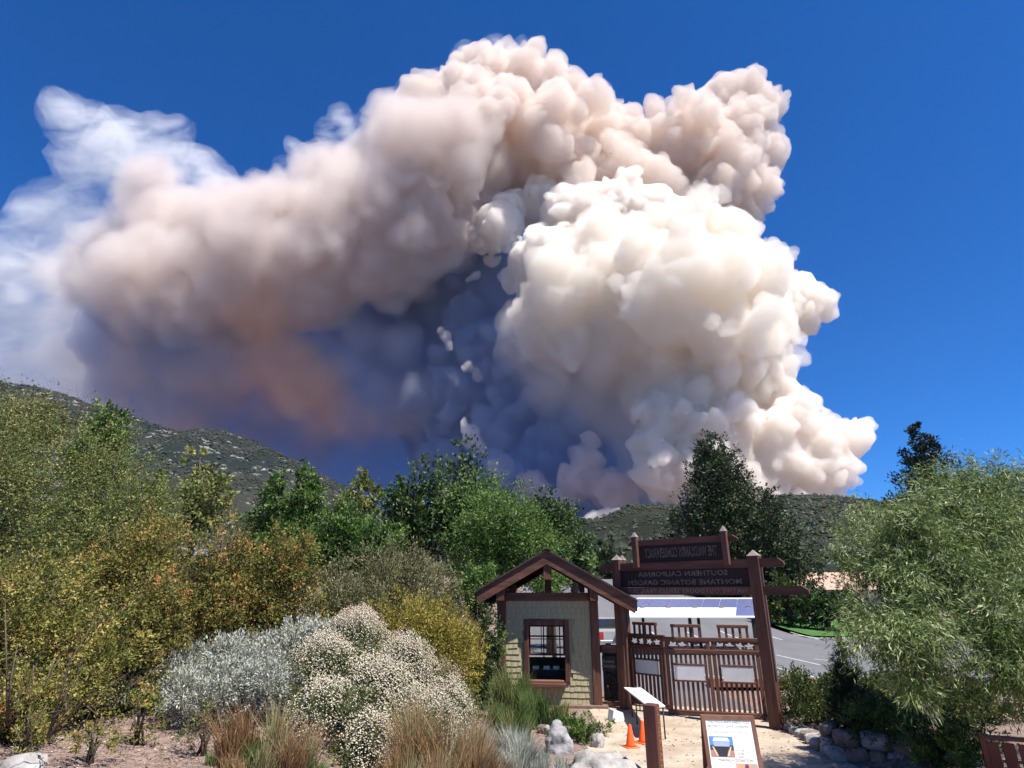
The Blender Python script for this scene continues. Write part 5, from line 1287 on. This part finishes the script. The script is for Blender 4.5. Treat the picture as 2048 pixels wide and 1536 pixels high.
# ------------------------------------------------------------------ right side planting
hd = thing('hedge', 'clipped green hedge behind the stone wall beside the path', 'hedge', (8.9, 17.0, .12), -.03)
rg = np.random.default_rng(91)
HB = [(x, y, .50 + .06*math.sin(x*3), .55, .55, .54) for x in np.linspace(-1.35, 3.0, 8) for y in (-.7, .55)]
V, F, T = foliage(rg, HB, 42000, .085, .55, tri=True, clump=.22, fill=.75, tvar=.25, up=.5)
link('foliage', quads_mesh('foliage', V, F, T), G_HEDGE, hd)
stems(rg, 3.5, 1.0, 9, .02, .9).build('stem', TWIG, hd)
wl_ = thing('willow_tree', 'large pale green feathery willow at the right edge', 'tree', (10.6, 12.2, Hs(10.6, 12.2)), 0)
rg = np.random.default_rng(55)
def wp(u, v, Y, r):
    p = at(u, v, Y) - Vector(wl_.location); R = r / px_per_m(at(u, v, Y)); return (p.x, p.y, p.z, R, R*.9, R)
WB = [wp(*q) for q in ((1790,1020,12,90),(1760,1100,11.8,90),(1850,1010,12.5,80),(1905,980,13,60),(1960,1010,12.6,80),(2040,990,12.8,80),(1765,1190,11.5,80),(1830,1130,11.5,110),(1930,1100,12,110),(2030,1100,12,110),
   (1740,1275,11.4,65),(1810,1260,11.0,105),(1900,1220,11.2,120),(2010,1210,11.2,120),(1800,1340,11.0,80),(1870,1320,10.8,95),(1970,1310,10.8,105),(2070,1310,10.8,100),(1700,1215,11.8,42),(2090,1180,12,110),(2080,1040,12.5,100),(1715,1135,12,42))]
WB2 = []
for (x, y, z, a, b_, c) in WB:
    for k in range(5):
        q = unit(rg.normal(size=(1, 3)))[0] * rg.uniform(.45, .85)
        f = rg.uniform(.34, .58)
        WB2.append((x + q[0]*a, y + q[1]*b_, z + q[2]*c, a*f, b_*f, c*f))
V1 = foliage(rg, WB2, 98000, .115, .17, clump=.42, per=24, outw=.3, up=.1, droop=.35, fill=.6, spray=1.8, tvar=.32, lump=.50, tri=True, sweep=(-.25, -.2, -.1))
V, F, T = join([V1]); link('crown', quads_mesh('crown', V, F, T), G_SILV, wl_)
s = Shape(); L0 = Vector(wl_.location)
def loc(u, v, Y): return at(u, v, Y) - L0
s.tube([(0, 0, -.3), loc(2060, 1300, 11.9), loc(1990, 1200, 11.8), loc(1955, 1110, 12)], [.16, .13, .09, .05], 8)
for path_ in ([(1990,1200,11.8),(1880,1130,11.4),(1820,1060,11.6),(1790,990,11.9)], [(1955,1150,11.9),(1945,1080,12.1),(1925,1010,12.4)], [(2060,1300,11.9),(1930,1180,11.3),(1850,1190,11.1),(1760,1180,11.4)],
              [(1955,1110,12),(1990,1040,12.4),(2000,960,12.6)], [(2040,1330,11.7),(1940,1330,11),(1850,1370,10.9)]):
    pts = [loc(*q) for q in path_]; s.tube(pts, list(np.linspace(.055, .012, len(pts))), 6)
s.build('trunk', BARK, wl_)
plant('pine_shrub', 'dark needled young pine under the left side of the willow', 'shrub', (1640, 1285, 1745, 1470), 14.2, G_RED, 9000, .085, .16, 9, 'dark shrubs under the willow', shape='cone', clump=.32, outw=1.0)
plant('ground_shrub', 'dark leafy shrub behind the stone wall', 'shrub', (1700, 1385, 1850, 1500), 13.4, G_DARK, 9000, .06, .45, 8, 'dark shrubs under the willow', clump=.22)
plant('ground_shrub', 'dark leafy shrub under the middle of the willow', 'shrub', (1810, 1400, 1985, 1560), 12.2, G_DARK, 10000, .055, .5, 8, 'dark shrubs under the willow', clump=.22)
plant('ground_shrub', 'small bright green plant in front of the slatted bin', 'shrub', (1875, 1440, 1935, 1510), 11.6, G_FRESH, 1200, .05, .5, 4, None, clump=.25)
plant('agave_plant', 'strappy green plant right of the flat tan boulder', 'shrub', (1825, 1480, 1885, 1560), 12.3, G_FRESH, 700, .16, .12, 4, None, clump=.2, up=.8)
# background shrubs along the far side of the lot
for i, (u0, v0, u1, v1, Y, m_, lab) in enumerate(((1400,1168,1470,1200,96,G_HEDGE,'low green shrub between the parked cars and the conifer'), (1445,1165,1530,1200,92,G_DARK,'dark shrub right of the parked cars'), (1560,1230,1600,1262,62,G_DARK,'low dark shrub on the lawn edge'))):
    plant('roadside_shrub', lab, 'shrub', (u0, v0, u1, v1), Y, m_, 3000, .4, .6, 5, 'shrubs along the far side of the lot', stem_n=3)
# ------------------------------------------------------------------ loose cover
rg = np.random.default_rng(19); n = 6000
P = np.column_stack([rg.uniform(1.6, 7.2, n), rg.uniform(9, 20, n)]); Z = H(np.minimum(P[:, 0], 6.8), P[:, 1])
A = unit(np.column_stack([rg.normal(size=(n, 2)), rg.normal(size=n) * .3])); Nn = np.tile([0, 0, 1.0], (n, 1)) + rg.normal(size=(n, 3)) * .4
sz = .008 + .05 * rg.random(n) ** 5
V, F, T = leaf_quads(np.column_stack([P, Z + .010]), A, Nn, sz * 1.4, sz, rg.random(n))
o = link('path_gravel', quads_mesh('path_gravel', V, F, T), leaf_mat('path_grit', [(0, (.12, .08, .05)), (.5, (.34, .26, .19)), (1, (.52, .47, .40))], trans=0)); tag(o, 'loose grit and leaf litter on the path', kind='stuff')
rg = np.random.default_rng(17)
n = 9000
P = np.column_stack([rg.uniform(-7.5, .6, n), rg.uniform(7.2, 13, n)]); Z = H(P[:, 0], P[:, 1])
A = unit(np.column_stack([rg.normal(size=(n, 2)), rg.normal(size=n) * .35])); Nn = np.tile([0, 0, 1.0], (n, 1)) + rg.normal(size=(n, 3)) * .4
V, F, T = leaf_quads(np.column_stack([P, Z + rg.uniform(.002, .03, n)]), A, Nn, rg.uniform(.02, .06, n), rg.uniform(.012, .03, n), rg.random(n))
o = link('mulch_chips', quads_mesh('mulch_chips', V, F, T), leaf_mat('mulch_chip', [(0, (.10, .06, .045)), (.5, (.26, .19, .15)), (1, (.48, .42, .36))], trans=0)); tag(o, 'loose wood chips and pebbles on the bank', kind='stuff')
n = 8000
P = np.column_stack([rg.uniform(-30, 1.0, n), rg.uniform(9, 26, n)]); Z = H(P[:, 0], P[:, 1])
A = unit(np.column_stack([rg.normal(size=(n, 2)) * .6, np.ones(n)])); 
V, F, T = leaf_quads(np.column_stack([P, Z]), A, rg.normal(size=(n, 3)), rg.uniform(.04, .16, n), rg.uniform(.006, .018, n), rg.random(n))
o = link('undergrowth', quads_mesh('undergrowth', V, F, T), G_DRY); tag(o, 'low weeds between the shrubs', kind='stuff')
HAZE = 0.000006
# ------------------------------------------------------------------ thin mountain air
HZ = bpy.data.materials.new('thin_haze'); HZ.use_nodes = True
n_, l_ = HZ.node_tree.nodes, HZ.node_tree.links; n_.clear()
o_ = n_.new('ShaderNodeOutputMaterial'); v_ = n_.new('ShaderNodeVolumePrincipled')
v_.inputs['Density'].default_value = HAZE; v_.inputs['Color'].default_value = (.72, .84, 1.0, 1); v_.inputs['Anisotropy'].default_value = .2
l_.new(v_.outputs[0], o_.inputs['Volume'])
hz = Shape().box((-3300, -60, -8), (2600, 3350, 1480)).build('haze', HZ); tag(hz, 'thin bluish air between the garden and the mountains', kind='stuff')
print('script', round(time.time()-T0,1), 'tris', sum(len(o.data.loop_triangles) or sum(len(p.vertices)-2 for p in o.data.polygons) for o in scene.objects if o.type=='MESH' and len(o.data.polygons)<0))
